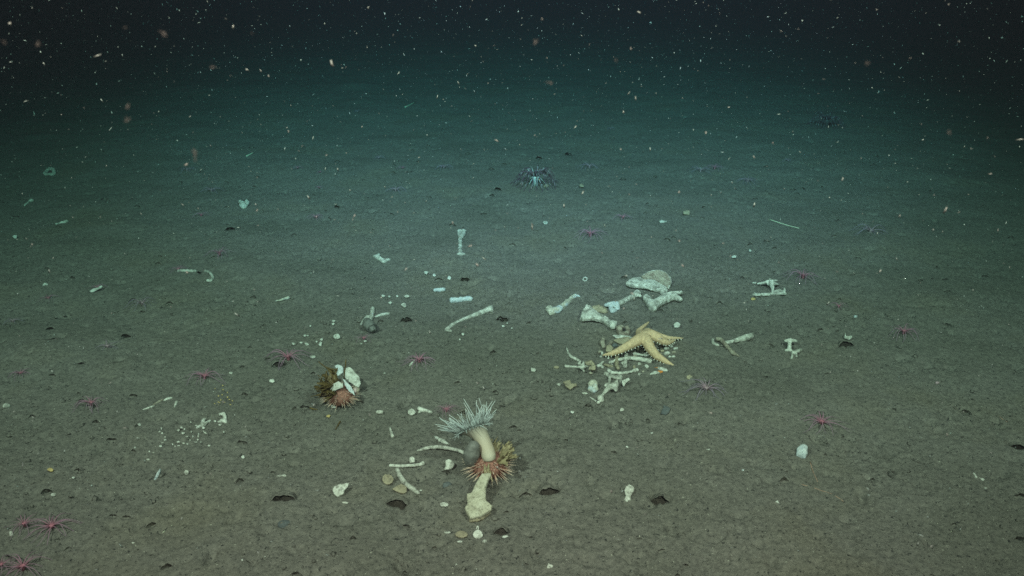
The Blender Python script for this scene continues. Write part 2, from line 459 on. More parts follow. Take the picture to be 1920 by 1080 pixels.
# ------------------------------------------------------------------ the bone pile under the sea star
G = 'bones of the scattered skeleton'
sb_ = solid('shoulder_blade', BONE, 'broad shoulder blade with a rounded fan, rearmost bone of the pile', 'bone',
      plates=[dict(pts=[(1173, 535), (1179, 529), (1187, 525), (1210, 525), (1230, 531), (1250, 543), (1247, 550), (1231, 549), (1218, 545), (1200, 542), (1182, 540)], t=6, tilt=10, dome=0.5)],
      chains=[[(1186, 526, 1.8, 7), (1210, 527, 2.0, 8), (1230, 533, 2.2, 8), (1243, 540, 3, 7)], [(1184, 537, 2, 4), (1205, 538, 2.2, 5), (1222, 543, 2.5, 5)], [(1242, 547, 6, 3), (1248, 545, 5, 4)]], rough=0.12, vox=0.0014, group=G)
solid('blade', BONE_STAINED, 'thin stained fan with a pale rim', None, plates=[dict(pts=[(1202, 519), (1212, 513), (1222, 509), (1235, 507), (1248, 512), (1257, 522), (1258, 531), (1252, 541), (1240, 539), (1230, 533), (1212, 528)], t=2.2, tilt=26, lift=3, dome=-3.0)], parent=sb_)
solid('rim', BONE, None, None, chains=[[(1203, 518, 1.2, 6), (1212, 512, 1.5, 9), (1222, 508.5, 1.7, 11), (1235, 507, 1.9, 12), (1247, 511.5, 2.1, 11), (1256, 521, 2.3, 8), (1258, 530, 2.3, 5), (1253, 540, 2.3, 3)]], parent=sb_)
solid('long_bone', BONE, 'thick bowed bone with split end lying right below the shoulder blade', 'bone',
      chains=[[(1212, 559, 7, 3), (1218, 568, 9), (1225, 578, 8)], [(1216, 565, 7, 4), (1224, 574, 10), (1236, 566, 9.5, 3), (1254, 558, 8, 5), (1266, 557, 7, 6), (1275, 562, 5.5, 3)], [(1239, 556, 4, 9), (1250, 551, 3.5, 10), (1262, 549, 3.5, 10), (1276, 549, 4.5, 8)], [(1212, 553, 3, 6), (1210, 562, 4, 3)]], rough=0.14, group=G)
solid('long_bone', BONE, 'slanting bone with a squared upper end leading up to the shoulder blade', 'bone',
      chains=[[(1160, 570, 6), (1170, 565, 5.5), (1186, 556, 5.5), (1195, 550, 7)], [(1193, 547, 4, 3), (1200, 555, 4, 2)]], rough=0.15, group=G)
solid('bone_end', FILM, 'knuckled bone end coated in bluish white film between two pile bones', 'bone',
      chains=[[(1136, 572, 4, 3), (1147, 571, 6, 4), (1156, 570, 6, 3), (1158, 578, 5)], [(1146, 579, 5), (1148, 584, 5), (1154, 582, 4)]], rough=0.2, group=G)
solid('bone_fragment', BONE_TAN, 'rough brownish bone fragment tucked behind the wide ended arm bone', 'bone',
      chains=[[(1112, 579, 5), (1122, 577, 6, 1), (1133, 581, 6)], [(1118, 583, 4), (1137, 585, 4)]], rough=0.25, group=G)
a_ = solid('arm_bone', BONE, 'arm bone with wide triangular end and round knob, left side of the pile', 'bone',
      plates=[dict(pts=[(1098, 576), (1105, 577), (1113, 584), (1121, 591), (1131, 596), (1140, 601), (1142, 608), (1134, 608), (1125, 606), (1116, 603), (1104, 603), (1092, 604), (1089, 598), (1093, 588)], t=8, tilt=16, dome=0.25)],
      chains=[[(1098, 580, 4, 8), (1112, 587, 3.5, 9), (1126, 596, 4, 7), (1140, 604, 6, 4)], [(1090, 600, 4.5), (1097, 581, 4.5, 6)], [(1138, 604, 7), (1147, 609, 8.5)]], rough=0.12, vox=0.0017, group=G)
solid('knob', BONE_PALE, 'pitted round knob', None, chains=[[(1145, 604, 5, 7), (1149, 611, 7.5, 3), (1154, 606, 5, 6)]], rough=0.35, parent=a_)
solid('vertebra', BONE_STAINED, 'hollowed vertebra lying just below the round knob of the arm bone', 'bone',
      chains=[[(1161, 617, 6.5, 2), (1162, 624, 5), (1170, 628, 5), (1177, 624, 5), (1178, 618, 4.5, 2)], [(1174, 614, 3, 6), (1176, 611, 2.5, 8)], [(1160, 614, 4, 5), (1166, 613, 4, 5)]], rough=0.2, group=G)
solid('bone_fragment', BONE_STAINED, 'upright pitted bone lump behind the left arm of the sea star', 'bone',
      chains=[[(1130, 636, 4, 5), (1129, 643, 5, 2), (1132, 650, 4)], [(1146, 641, 3.5), (1141, 648, 3)]], rough=0.25, group=G)
solid('shell_plate', BONE_TAN, 'pointed tan shell plate between the vertebra and the left sea star arm', 'shell',
      plates=[dict(pts=[(1150, 639), (1163, 635), (1180, 633), (1182, 640), (1175, 644), (1163, 646)], t=2.5, tilt=14, dome=0.8)], group='shell pieces in the pile')
solid('shell_plate', BONE, 'curved greyish shell plate in front of the vertebra', 'shell',
      plates=[dict(pts=[(1148, 630), (1162, 629), (1176, 631), (1185, 634), (1170, 637), (1154, 635)], t=2.5, tilt=8, dome=0.8)], group='shell pieces in the pile')
solid('bone_fragment', BONE_TAN, 'small tan bone fragment poking out over the tip of the left arm', 'bone',
      plates=[dict(pts=[(1136, 650), (1144, 648), (1150, 654), (1146, 661), (1136, 661)], t=4, tilt=30, dome=0.4)], group=G)
lump(1153, 648, 6, 'stone', GREYSTONE, 'dark rounded stone half hidden behind the left sea star arm', 'stone')
lump(1125, 660, 4.5, 'bone_fragment', BONE_STAINED, 'grey bone lump just left of the left arm tip', 'bone', G)
lump(1127, 669, 3.3, 'bone_fragment', BONE_PALE, 'small round pale bone bead below the left arm tip', 'bone', G)
lump(1141, 672, 2.6, 'bone_fragment', BONE_PALE, 'tiny white bone bead above the long bowed rib', 'bone', G)
solid('rib', BONE, 'long bowed rib below the sea star crossing two upright stubs', 'bone',
      chains=[[(1143, 680, 3), (1155, 676, 3, 1), (1178, 671, 4, 3), (1199, 673, 4.3, 3), (1218, 677, 5, 1)]], rough=0.15, group=G)
solid('rib', BONE_PALE, 'short straight rib splinter under the sea star between its lower arms', 'bone', chains=[[(1189, 663, 3, 2), (1200, 665, 2.3, 2), (1212, 667, 1.5, 1)]], group=G)
solid('finger_bone', BONE_TAN, 'upright stub bone with tan lower end, left one under the bowed rib', 'bone', chains=[[(1157, 664, 4), (1156, 678, 4.3), (1156, 685, 4), (1159, 690, 4.2)]], rough=0.2, group=G)
solid('finger_bone', BONE, 'upright stub bone, right one under the bowed rib', 'bone', chains=[[(1174, 664, 4), (1173, 676, 4), (1172, 687, 4.6)]], rough=0.2, group=G)
solid('bone_fragment', BONE_TAN, 'dark tan splinter left of the upright stub bones', 'bone', chains=[[(1134, 684, 2.5), (1141, 686, 3), (1148, 687, 2.4)]], rough=0.25, group=G)
solid('bone_fragment', BONE_PALE, 'cluster of fused pale bone knobs left of the dark tan splinter', 'bone', chains=[[(1122, 686, 3), (1127, 682, 2.4, 1), (1131, 679, 2.6, 1)], [(1127, 685, 2.5), (1130, 689, 2.8)]], rough=0.3, group=G)
solid('rib', BONE, 'small thin curved rib at the far left of the pile', 'bone', chains=[[(1062, 652, 1.2), (1066, 663, 2.3), (1072, 670, 3.2), (1085, 676, 2.8)]], group=G)
solid('long_bone', BONE, 'small long bone with forked right end at the left of the pile', 'bone', chains=[[(1061, 687, 3.2), (1072, 687.5, 2.4), (1082, 688, 2.6), (1094, 688, 4)], [(1090, 690, 3), (1095, 696, 2.2)], [(1092, 687, 3, 1), (1101, 687, 2.2, 1)]], group=G)
solid('vertebra', BONE, 'small notched vertebra behind the forked bone', 'bone', chains=[[(1086, 682, 3), (1088, 678, 2.5, 2)], [(1094, 678, 2, 3), (1094, 684, 2.6, 1), (1090, 684, 2.5)]], rough=0.25, group=G)
solid('bone_fragment', BONE_TAN, 'rounded tan edged bone lump beside the forked bone', 'bone', chains=[[(1101, 681, 4.5), (1107, 680, 5.5), (1112, 684, 3.5)]], plates=[dict(pts=[(1104, 690), (1111, 686), (1117, 687), (1116, 695), (1103, 695)], t=3.5, tilt=25, dome=0.3)], rough=0.2, group=G)
solid('long_bone', BONE_PALE, 'slender straight bone below the upright stubs with a knob at its left', 'bone', chains=[[(1141, 695, 4), (1148, 699, 3.2, 1), (1166, 700, 3, 2), (1182, 697, 3, 2), (1194, 694, 4, 1)]], group=G)
solid('vertebra', BONE, 'spiky vertebra beneath the slender straight bone', 'bone', chains=[[(1136, 701, 4.5), (1143, 705, 3.5, 1)], [(1144, 703, 3, 3), (1143, 712, 2.8, 2), (1142, 718, 3), (1135, 723, 2.8)], [(1148, 706, 4, 1), (1157, 708, 4.5, 1), (1164, 707, 4)], [(1164, 708, 3, 1), (1163, 716, 2.5)]], rough=0.2, group=G)
solid('flat_bone', BONE, 'flat notched bone with round lower lobe at the bottom of the pile', 'bone',
      plates=[dict(pts=[(1158, 713), (1160, 722), (1158, 735), (1153, 736), (1149, 730), (1142, 734), (1135, 740), (1129, 739), (1133, 731), (1139, 724), (1148, 719)], t=4, tilt=22, dome=0.4)],
      chains=[[(1131, 739, 3, 1), (1128, 745, 4.5, 0)], [(1126, 747, 6.5), (1128, 750, 5.5)], [(1122, 755, 3.8)]], rough=0.12, group=G)
solid('bone_fragment', BONE_PALE, 'wedge of bone standing right of the flat notched bone', 'bone', plates=[dict(pts=[(1165, 715), (1172, 713), (1178, 710), (1181, 714), (1174, 719), (1170, 727), (1167, 723)], t=5, tilt=35, dome=0.2)], group=G)
solid('bone_ball', BONE_FILM, 'round ball joint with bluish white film at the pile\'s lower left', 'bone', chains=[[(1112, 721, 10, 2)], [(1105, 730, 4), (1113, 733, 5), (1119, 730, 4)]], rough=0.12, group=G)
solid('bone_fragment', BONE_TAN, 'flat jagged tan bone fragment at the pile\'s lower left corner', 'bone', plates=[dict(pts=[(1055, 717), (1062, 715), (1069, 714), (1071, 722), (1081, 721), (1082, 724), (1075, 727), (1070, 732), (1062, 727)], t=3, tilt=18, dome=0.6)], group=G)
chip(1047, 722, 8, 5, 'bone_chip', BONE, 'small bone chip left of the jagged tan fragment', 'bone', group=G)
chip(1096, 738, 11, 5, 'bone_chip', BONE_PALE, 'small jagged white chip below the film coated ball joint', 'bone', tilt=25, group=G)
solid('bone_splinter', BONE_PALE, 'thin pale splinter beside the round lobe of the notched bone', 'bone', chains=[[(1106, 745, 1.6), (1111, 748, 1.2), (1117, 752, 1.5)]], group=G)
cl_ = solid('crab_claw', SHELL, 'white and orange crab claw lying below the right sea star arm', 'claw', chains=[[(1220, 702, 2), (1227, 700, 4.2), (1234, 699, 3.6)]], rough=0.1)
solid('claw_base', BONE_PALE, 'speckled white', None, chains=[[(1236, 691, 4), (1243, 693, 5), (1250, 696, 4.2)]], rough=0.15, parent=cl_)
solid('claw_tip', ORANGE, 'orange', None, chains=[[(1228, 690, 1.2, 1), (1234, 690, 2.2, 1)]], parent=cl_)
solid('claw_hinge', ORANGE, 'orange', None, chains=[[(1234, 698, 3, 1), (1241, 697, 2.4, 1)]], parent=cl_)
for i, (x, y, r, mm, l) in enumerate([
        (1250, 653, 5.5, SHELL, 'whitish clam shell under the curled arm tip, left of a pair'), (1267, 654, 5, SHELL, 'oval white clam shell farthest right in the pile'),
        (1259, 650, 4, SHELL, 'small clam shell squeezed behind the two white clams'), (1251, 663, 6.5, BONE, 'large flat grey clam shell in the shell heap right of the sea star'),
        (1264, 661, 5, BONE_STAINED, 'brownish clam shell right of the large flat grey one'), (1263, 669, 4.3, BONE_PALE, 'round pale clam shell lowest in the shell heap'),
        (1242, 658, 4, BONE_TAN, 'round tan shell next to the large flat grey clam'), (1229, 651, 6, BONE, 'grey shell in the gap between the two right sea star arms'),
        (1256, 669, 3.2, BONE_PALE, 'small pale shell left of the lowest round clam'), (1238, 663, 4, BONE_STAINED, 'dull shell touching the lower right sea star arm')]):
    solid('clam_shell', mm, l, 'shell', chains=[[(x - r * 0.35, y + r * .05, r * 0.72, (i % 3)), (x + r * 0.35, y - r * .08, r * 0.66, (i % 3))]], rough=0.1, group='clam shells beside the sea star')
chip(1243, 680, 7, 5, 'bone_chip', BONE_PALE, 'pale chip just under the tip half of the lower right sea star arm', 'bone', group=G)
solid('ring_shell', SHELL, 'tiny ring shaped shell on bare mud behind the arm bone', 'shell', chains=[[(1093, 525, 1.3), (1094, 521, 1.3, 1), (1098, 520, 1.3, 1), (1101, 522, 1.3), (1100, 526, 1.3), (1096, 527, 1.3), (1093, 525, 1.3)]], rough=0.1)
chip(1269, 611, 11, 11, 'shell', SHELL, 'small round half white shell behind the right sea star arms', 'shell', tilt=35)
chip(1216, 617, 3.5, 3, 'shell_chip', SHELL, 'tiny white speck of shell beside the raised rear arm', 'shell')
chip(1000, 694, 11, 7, 'bone_chip', BONE_PALE, 'small square bone chip left of the pile on bare mud', 'bone', group=G)
chip(1044, 689, 10, 6, 'bone_chip', BONE_TAN, 'dull chip left of the small forked bone', 'bone', group=G)
chip(1108, 700, 8, 4, 'bone_chip', BONE_STAINED, 'flat dull chip below the tan edged lump', 'bone', group=G)
chip(1206, 697, 6, 4, 'bone_chip', BONE_STAINED, 'reddish grey chip between slender bone and crab claw', 'bone', group=G)
chip(1292, 709, 12, 9, 'shell', BONE_TAN, 'translucent brownish shell near the lilac pink tube anemone', 'shell', tilt=30)
chip(1073, 773, 8, 5, 'shell_chip', SHELL, 'small white folded chip below the pile', 'shell', tilt=30)
chip(1166, 769, 9, 6, 'shell_chip', BONE, 'small chip below the flat notched bone', 'shell')
solid('flat_bone', GREYSTONE, 'grey green flat bone with a pale knob below the crab claw', 'bone', plates=[dict(pts=[(1238, 777), (1242, 768), (1249, 763), (1257, 767), (1254, 775), (1248, 780)], t=4, tilt=25, dome=0.4)], chains=[[(1246, 763, 3.2, 3)]], group=G)

rp = random.Random(31)
for i in range(22):
    x, y = rp.gauss(1175, 30), rp.gauss(668, 16)
    chip(x, y, rp.uniform(4, 10), rp.uniform(3, 7), 'bone_crumb', rp.choice([BONE, BONE_STAINED, BONE_TAN, BONE_PALE]), 'small bone crumb in the litter under the sea star', 'bone', group='bone crumbs under the sea star', tilt=rp.uniform(0, 40), n=6)

# ------------------------------------------------------------------ sea star
def sea_star():
    ctr = (1207, 633, 14, 17)
    arms = [[(1196, 638, 12.5, 20), (1181, 647, 10, 17), (1164, 656, 8, 12), (1147, 663, 5.5, 8), (1131, 666, 2.2, 5)],
            [(1213, 640, 12.5, 18), (1220, 654, 11, 12), (1231, 667, 9, 7), (1247, 677, 6, 4), (1264, 686, 2.0, 2)],
            [(1220, 628, 12.5, 20), (1234, 634, 11, 18), (1243, 640, 8.5, 14), (1251, 643, 6.5, 11), (1258, 641, 4.5, 10), (1265, 638, 2.4, 9)],
            [(1214, 622, 9, 14), (1238, 630, 6.5, 8), (1255, 634, 4.5, 6), (1270, 634, 3.0, 5), (1282, 634, 1.5, 3)],
            [(1198, 625, 8, 12), (1197, 621, 6, 12), (1204, 614.5, 4.8, 12), (1211, 608.5, 3.4, 12), (1217, 603.5, 1.8, 12)]]
    base = P(1208, 640)
    m = mpp(640); bm = bmesh.new(); rows = []
    for a in arms:
        row = []
        for px, py, r, l in [ctr] + a:
            r *= 0.84
            q = P(px, py, l * m + r * m * 0.6) - base; row.append((q, r * m))
        rows.append(row)
    bm_capsules(bm, rows, 14)
    me = fuse(bm, 0.0016, 0.0006, 90, 5, 3.3); me.name = 'sea_star'
    o = link('sea_star', me, STAR, None, base)
    tag(o, 'tan five armed sea star arched over the bone pile, white spines along its arms', 'sea star')
    bm = bmesh.new()
    for row in rows[:4]:
        for i in range(1, len(row) - 1):
            (c0, r0), (c1, r1) = row[i], row[i + 1]
            d = (c1 - c0); n = max(2, int(d.length / 0.0062)); dn = d.normalized()
            side = dn.cross(Vector((0, 0, 1))).normalized()
            for k in range(n):
                f = k / n; c = c0.lerp(c1, f); r = r0 + (r1 - r0) * f
                for sg in (-1, 1):
                    out = (side * sg * 0.8 + Vector((0, 0, -0.6))).normalized()
                    p = c + out * r * 0.93
                    M = Matrix.Translation(p + out * 0.0011) @ out.to_track_quat('Z', 'Y').to_matrix().to_4x4()
                    bmesh.ops.create_cone(bm, cap_ends=True, segments=5, radius1=0.0012, radius2=0.0004, depth=0.0046, matrix=M)
    tag(link('spine_fringe', from_bm('spine_fringe', bm), SPINE_W, o), kind='stuff')
sea_star()

# ------------------------------------------------------------------ lone bones around the pile
solid('long_bone', BONE_PALE, 'lone bone with swollen film coated lower end, left of the pile', 'bone', chains=[[(1029, 578, 6, 1), (1035, 584, 7), (1046, 581, 7.5), (1058, 573, 6), (1070, 561, 4.5), (1079, 554, 4)], [(1076, 552, 2.5, 2), (1086, 556, 3)], [(1026, 580, 4), (1032, 588, 4)]], group=G).data.materials[0] = BONE_FILM
solid('thigh_bone', BONE, 'upright pointing thigh bone with forked top, farthest intact bone at centre', 'bone', chains=[[(860, 434, 3.5), (862, 442, 4), (863, 454, 4), (863, 466, 4.2), (863, 474, 5)], [(870, 436, 4.5), (865, 445, 4)], [(859, 477, 4, 1), (869, 477, 4, 1)], [(859, 433, 3.5, 1), (871, 434, 4, 1)]], group=G)
solid('knuckle_bone', BONE_PALE, 'short bone with two flared ends left of the upright thigh bone', 'bone', chains=[[(703, 481, 4), (709, 483, 5), (716, 488, 4.5), (722, 490, 4.5)], [(710, 477, 3, 3), (709, 482, 4)], [(719, 491, 4, 1), (724, 488, 3, 2), (730, 487, 3)]], rough=0.2, group=G)
solid('bone_segment', FILM, 'larger bluish white bone segment, cylinder shaped, left of centre', 'bone', chains=[[(847, 563, 6), (857, 563, 5.6), (870, 561, 5.6), (881, 560, 6)]], rough=0.22, group=G)
solid('bone_segment', FILM, 'smaller bluish white bone segment behind the larger one', 'bone', chains=[[(816, 544, 4.5), (823, 544, 4.5), (832, 543, 4.2)]], rough=0.25, group=G)
solid('long_bone', BONE, 'long slender greenish bone curving down to the left at centre', 'bone', chains=[[(837, 619, 4.5), (846, 611, 4.4), (858, 604, 4), (874, 597, 4), (892, 590, 5), (908, 584, 5.4), (920, 578, 6)], [(837, 616, 3, 1), (845, 621, 3.4)], [(921, 575, 4, 1), (922, 582, 4)]], rough=0.1, group=G)
solid('long_bone', BONE, 'bone stub carrying the grey closed anemone', 'bone', chains=[[(699, 578, 4.2), (698, 586, 4.5), (696, 596, 4.5, 1), (692, 604, 4.5, 1)], [(688, 594, 3.6, 1), (684, 600, 3.4, 1), (679, 606, 3.2)]], rough=0.2, group=G)
solid('shell_sliver', SHELL, 'long white sliver pointing right of the closed anemone', 'shell', chains=[[(703, 594, 1.2), (712, 591, 3), (722, 589, 3.4), (729, 588, 2.4)]], rough=0.15)
solid('jaw_bone', BONE, 'thin jaw bone with an upturned right end in the right middle distance', 'bone', chains=[[(1415, 550, 2.5), (1422, 553, 3.2), (1440, 552, 3.4), (1458, 550, 3.2), (1472, 551, 3)], [(1470, 549, 3, 1), (1471, 544, 2.8, 3), (1471, 541, 2.2, 5)], [(1448, 548, 2.5), (1462, 545, 3.5, 1), (1467, 548, 2)], [(1411, 552, 1.5), (1418, 555, 2)]], rough=0.2, group=G)
solid('vertebra', BONE_PALE, 'winged vertebra standing directly behind the thin jaw bone', 'bone', chains=[[(1447, 529, 5, 9), (1447, 535, 4.5, 5), (1449, 543, 2.8, 2), (1449, 550, 2.2)], [(1440, 528, 3, 9), (1428, 531, 2.4, 5), (1421, 532, 1.6, 3)], [(1452, 526, 2.2, 9), (1457, 526, 1.6, 9)], [(1451, 532, 3.5, 7), (1459, 533, 2.2, 4)], [(1444, 524, 3, 10), (1441, 533, 3, 5)]], rough=0.2, group=G)
chip(1415, 531, 9, 3, 'bone_chip', SHELL, 'thin bright chip left of the winged vertebra', 'shell')
chip(1412, 561, 8, 5, 'shell_chip', YELLOW, 'small yellowish chip below the left end of the jaw bone', 'shell', tilt=25)
solid('flat_bone', BONE, 'paddle shaped bone widening to the right, right of the sea star', 'bone', chains=[[(1360, 643, 4), (1372, 641, 4), (1388, 636, 5.5), (1400, 633, 7), (1408, 630, 6)]], rough=0.12, group=G)
solid('long_bone', BONE_STAINED, 'short bone slanting across the left end of the paddle shaped bone', 'bone', chains=[[(1346, 636, 4.5, 3), (1352, 637, 4, 4), (1360, 646, 4, 3), (1367, 654, 3.5, 1), (1373, 661, 4)], [(1372, 658, 3, 1), (1385, 668, 2.2)], [(1377, 658, 2, 2), (1376, 664, 3)]], rough=0.18, group=G)
solid('bone_fragment', BONE, 'small curled fragment at the far left of the crossed bones', 'bone', chains=[[(1336, 637, 3), (1337, 643, 3.2), (1342, 646, 2.8), (1347, 648, 2.6)]], rough=0.25, group=G)
solid('vertebra', BONE_PALE, 'hourglass vertebra standing over a spiky base at right', 'bone', chains=[[(1473, 639, 3, 9), (1482, 638, 4, 9), (1492, 639, 3, 9)], [(1481, 640, 4, 7), (1480, 647, 3.8, 4), (1480, 655, 4, 1)], [(1473, 657, 3), (1482, 657, 4)]], rough=0.15, group=G)
solid('vertebra', BONE, 'small spiky bone leaning on the foot of the hourglass vertebra', 'bone', chains=[[(1488, 661, 4, 1), (1495, 659, 3.5, 1), (1502, 656, 3, 2)], [(1486, 663, 3), (1484, 672, 2.2)], [(1492, 663, 2.5), (1494, 669, 1.8)]], rough=0.25, group=G)
sh_ = solid('shell', BONE_PALE, 'small upright shell perched over the flat burrow mouth at right', 'shell', chains=[[(1586, 633, 3.2, 4), (1592, 634, 4, 3), (1595, 632, 3, 4)], [(1585, 630, 1.2, 6), (1585, 625, 0.9, 9)]], rough=0.15)
solid('lump_bone', FILM, 'turquoise white block of bone alone on the right foreground mud', 'bone', chains=[[(1500, 845, 8, 2), (1507, 841, 8.5, 4), (1508, 850, 7, 1)], [(1497, 852, 5), (1506, 856, 6)]], rough=0.18, group=G)
solid('flat_bone', BONE_PALE, 'flat knobbly bone with wide top, left of the paired burrow', 'bone', plates=[dict(pts=[(1170, 921), (1174, 914), (1179, 910), (1187, 914), (1189, 922), (1184, 928), (1182, 937), (1182, 943), (1174, 943), (1170, 938), (1173, 931)], t=5, tilt=25, dome=0.4)], chains=[[(1172, 939, 3), (1181, 943, 2.6)]], group=G)
chip(1456, 943, 11, 10, 'bone_chip', SHELL, 'bright three cornered chip beside a worm hole in the right foreground', 'bone', tilt=40, n=4)
solid('bone_fragment', BONE_PALE, 'small two part bone at the far right foreground', 'bone', chains=[[(1826, 889, 2.6), (1830, 895, 3)], [(1832, 896, 2.5), (1844, 900, 2.6)]], group=G)
chip(1848, 916, 6, 4, 'bone_chip', SHELL, 'tiny white chip right of the small two part bone', 'bone')
solid('long_bone', BONE, 'straight greenish bone at left with a tube anemone on its left end', 'bone', chains=[[(335, 508, 3.4), (350, 507.5, 3.2), (366, 508.5, 3.4)]], rough=0.15, group=G)
solid('hook_bone', BONE, 'hook shaped bone with knobbed tip at left', 'bone', chains=[[(385, 508, 3), (393, 511, 3), (398, 517, 3.2), (399, 522, 3.5), (396, 525, 3)], [(396, 526, 2.6), (390, 526, 3.6)]], rough=0.12, group=G)
solid('bone_splinter', BONE_FILM, 'thin bone splinter with a bluish right end, left of centre', 'bone', chains=[[(518, 564, 1.4), (526, 563, 2), (534, 560, 2.4), (540, 558.5, 3)]], group=G)
solid('rugged_bone', BONE_PALE, 'bright rugged knobbly bone in the far left distance', 'bone', chains=[[(450, 378, 3.5, 2), (456, 382, 5), (460, 388, 3.4)], [(462, 377, 2.6, 3), (465, 381, 3, 1), (458, 385, 4)], [(451, 384, 3), (456, 389, 3)]], rough=0.4, group=G)
solid('pierced_bone', BONE, 'irregular bone with a dark gap at the dim left edge', 'bone', chains=[[(84, 326, 3.5), (88, 320, 3.5, 1), (93, 316, 3.2, 3), (100, 318, 3.6, 2), (102, 326, 3.6)], [(86, 327, 3), (95, 327, 3), (102, 327, 3)]], rough=0.3, group=G)
solid('bone_fragment', BONE, 'small club shaped bone at the dim left edge', 'bone', chains=[[(46, 385, 2), (54, 379, 2.2), (59, 376, 4)]], group=G)
solid('bone_fragment', BONE, 'small tapered bone with a wide end in the dim left', 'bone', chains=[[(105, 420, 1.8), (114, 418, 2.4), (124, 416, 4)]], group=G)
chip(29, 445, 9, 6, 'shell', SHELL, 'small pale shell near the dim left edge below the tapered bone', 'shell', tilt=25)
chip(86, 535, 12, 7, 'shell', SHELL, 'small greenish white shell left of the shell bearing a tube anemone', 'shell', tilt=25)
solid('shell_plate', SHELL, 'narrow shell plate with a tube anemone growing over it at far left', 'shell', plates=[dict(pts=[(168, 547), (176, 542), (192, 536), (193, 538), (182, 545), (171, 549)], t=2, tilt=20)])
solid('shell_plate', BONE, 'flat greenish plate with a split left edge at far left', 'shell', plates=[dict(pts=[(167, 672), (176, 674), (187, 673), (187, 677), (182, 680), (176, 678), (168, 680), (171, 676)], t=2, tilt=12)])
lump(12, 762, 7, 'shell', BONE, 'roundish pale shell at the extreme left edge', 'shell')
chip(95, 882, 10, 8, 'shell', YELLOW, 'yellowish shell lump in the left foreground', 'shell', tilt=30)
chip(100, 928, 10, 7, 'shell', SHELL, 'white shell chip below the yellowish lump in the left foreground', 'shell', tilt=30)
chip(138, 896, 7, 4, 'shell_chip', SHELL, 'tiny white chip right of the yellowish lump', 'shell')
chip(21, 1001, 8, 10, 'shell_chip', BONE, 'dull greenish chip below the leftmost pair of tube anemones', 'shell')
chip(250, 1020, 8, 9, 'shell', BONE_PALE, 'pale shell chip alone in the lower left foreground', 'shell', tilt=35)
solid('bone_fragment', FILM, 'crooked white fragment at the lower end of the shell debris patch', 'bone', chains=[[(291, 899, 2.5), (295, 892, 3), (298, 886, 3), (300, 881, 2)]], rough=0.3, group=G)
chip(350, 887, 10, 8, 'shell', BONE_PALE, 'round pale shell right of the crooked white fragment', 'shell', tilt=30)
chip(456, 857, 7, 6, 'shell', SHELL, 'small white shell on open mud right of the debris patch', 'shell', tilt=30)

# front and centre pieces
fb = solid('thigh_bone', BONE_FRONT, 'big thigh bone with broad broken foot standing out below the pink urchin', 'bone',
      plates=[dict(pts=[(903, 893), (922, 893), (916, 906), (911, 920), (911, 940), (917, 952), (924, 951), (922, 960), (911, 968), (900, 974), (882, 978), (877, 967), (871, 957), (877, 949), (876, 930), (884, 930), (890, 915), (897, 903)], t=10, tilt=16, dome=0.35, lift=0)],
      chains=[[(914, 880, 8, 9), (911, 896, 8.5, 7), (904, 915, 8, 5), (897, 936, 8, 4)], [(884, 931, 4, 4), (880, 952, 5, 3), (882, 968, 5, 2)], [(914, 952, 4, 4), (920, 954, 3, 4)]], rough=0.08, vox=0.0016, group=G)
solid('broken_end', BONE_TAN, 'porous brown broken end', None, chains=[[(883, 976, 4, 0), (893, 974, 5, 0), (904, 970, 5, 0), (917, 961, 4, 0)]], rough=0.45, parent=fb)
solid('rib', BONE_PALE, 'white arched rib leading into the grey sponge by the large anemone', 'bone', chains=[[(782, 845, 1.6), (793, 842, 3), (806, 839, 3.6, 2), (822, 838, 3.8, 4), (840, 840, 3.6, 5), (858, 844, 3.6, 5), (872, 850, 4, 4)]], rough=0.18, group=G)
solid('rib', BONE_PALE, 'straight rib lying level across the top of a curved rib', 'bone', chains=[[(732, 873, 3.6), (750, 874, 3.3, 2), (770, 873, 3.3, 3), (788, 871, 3.6, 1), (793, 869, 4.6)]], rough=0.12, group=G)
solid('bone_fragment', BONE_PALE, 'small jagged fragment standing behind the level straight rib', 'bone', plates=[dict(pts=[(767, 866), (768, 860), (773, 857), (778, 859), (778, 868), (770, 869)], t=4, tilt=35)], group=G)
solid('rib', BONE, 'curved rib running down right from under the level straight rib', 'bone', chains=[[(745, 881, 4.4), (749, 891, 5.2), (757, 903, 5), (768, 913, 5), (777, 919, 5.2), (784, 925, 4)]], rough=0.12, group=G)
solid('shell_plate', BONE_TAN, 'tan shell fragment between the curved rib and the burrow below', 'shell', plates=[dict(pts=[(735, 919), (743, 913), (752, 909), (762, 913), (763, 923), (757, 927), (746, 924)], t=3.5, tilt=18, dome=0.6)])
chip(727, 900, 21, 19, 'disc_shell', BONE_TAN, 'round brownish disc left of the curved rib', 'shell', tilt=22, n=10, jag=0.06, t=3)
solid('shell', BONE_PALE, 'heart shaped pale shell left of the pink urchin', 'shell', plates=[dict(pts=[(835, 866), (841, 862), (850, 866), (853, 872), (848, 880), (841, 882), (833, 882), (836, 875)], t=4, tilt=28, dome=0.7)])
chip(833, 947, 17, 8, 'disc_shell', BONE_PALE, 'thin oval shell ring in front of the burrow near the femur foot', 'shell', tilt=5, n=9, jag=0.08)
solid('bone_fragment', BONE_PALE, 'large pale triangular fragment pointing up right in the left foreground', 'bone', plates=[dict(pts=[(624, 921), (627, 914), (635, 911), (646, 909), (655, 908), (653, 914), (647, 921), (645, 928), (634, 934), (627, 929)], t=5, tilt=22, dome=0.4)], group=G)
solid('finger_bone', BONE_PALE, 'small level finger bone above the crescent burrow', 'bone', chains=[[(521, 894, 3.6), (527, 893.5, 3.8), (534, 893, 3.8)]], rough=0.15, group=G)
chip(521, 903, 9, 4, 'shell_chip', GREYSTONE, 'faint grey chip just under the level finger bone', 'shell')
chip(647, 943, 12, 5, 'shell_chip', BONE, 'dull chip below the large triangular fragment', 'shell')
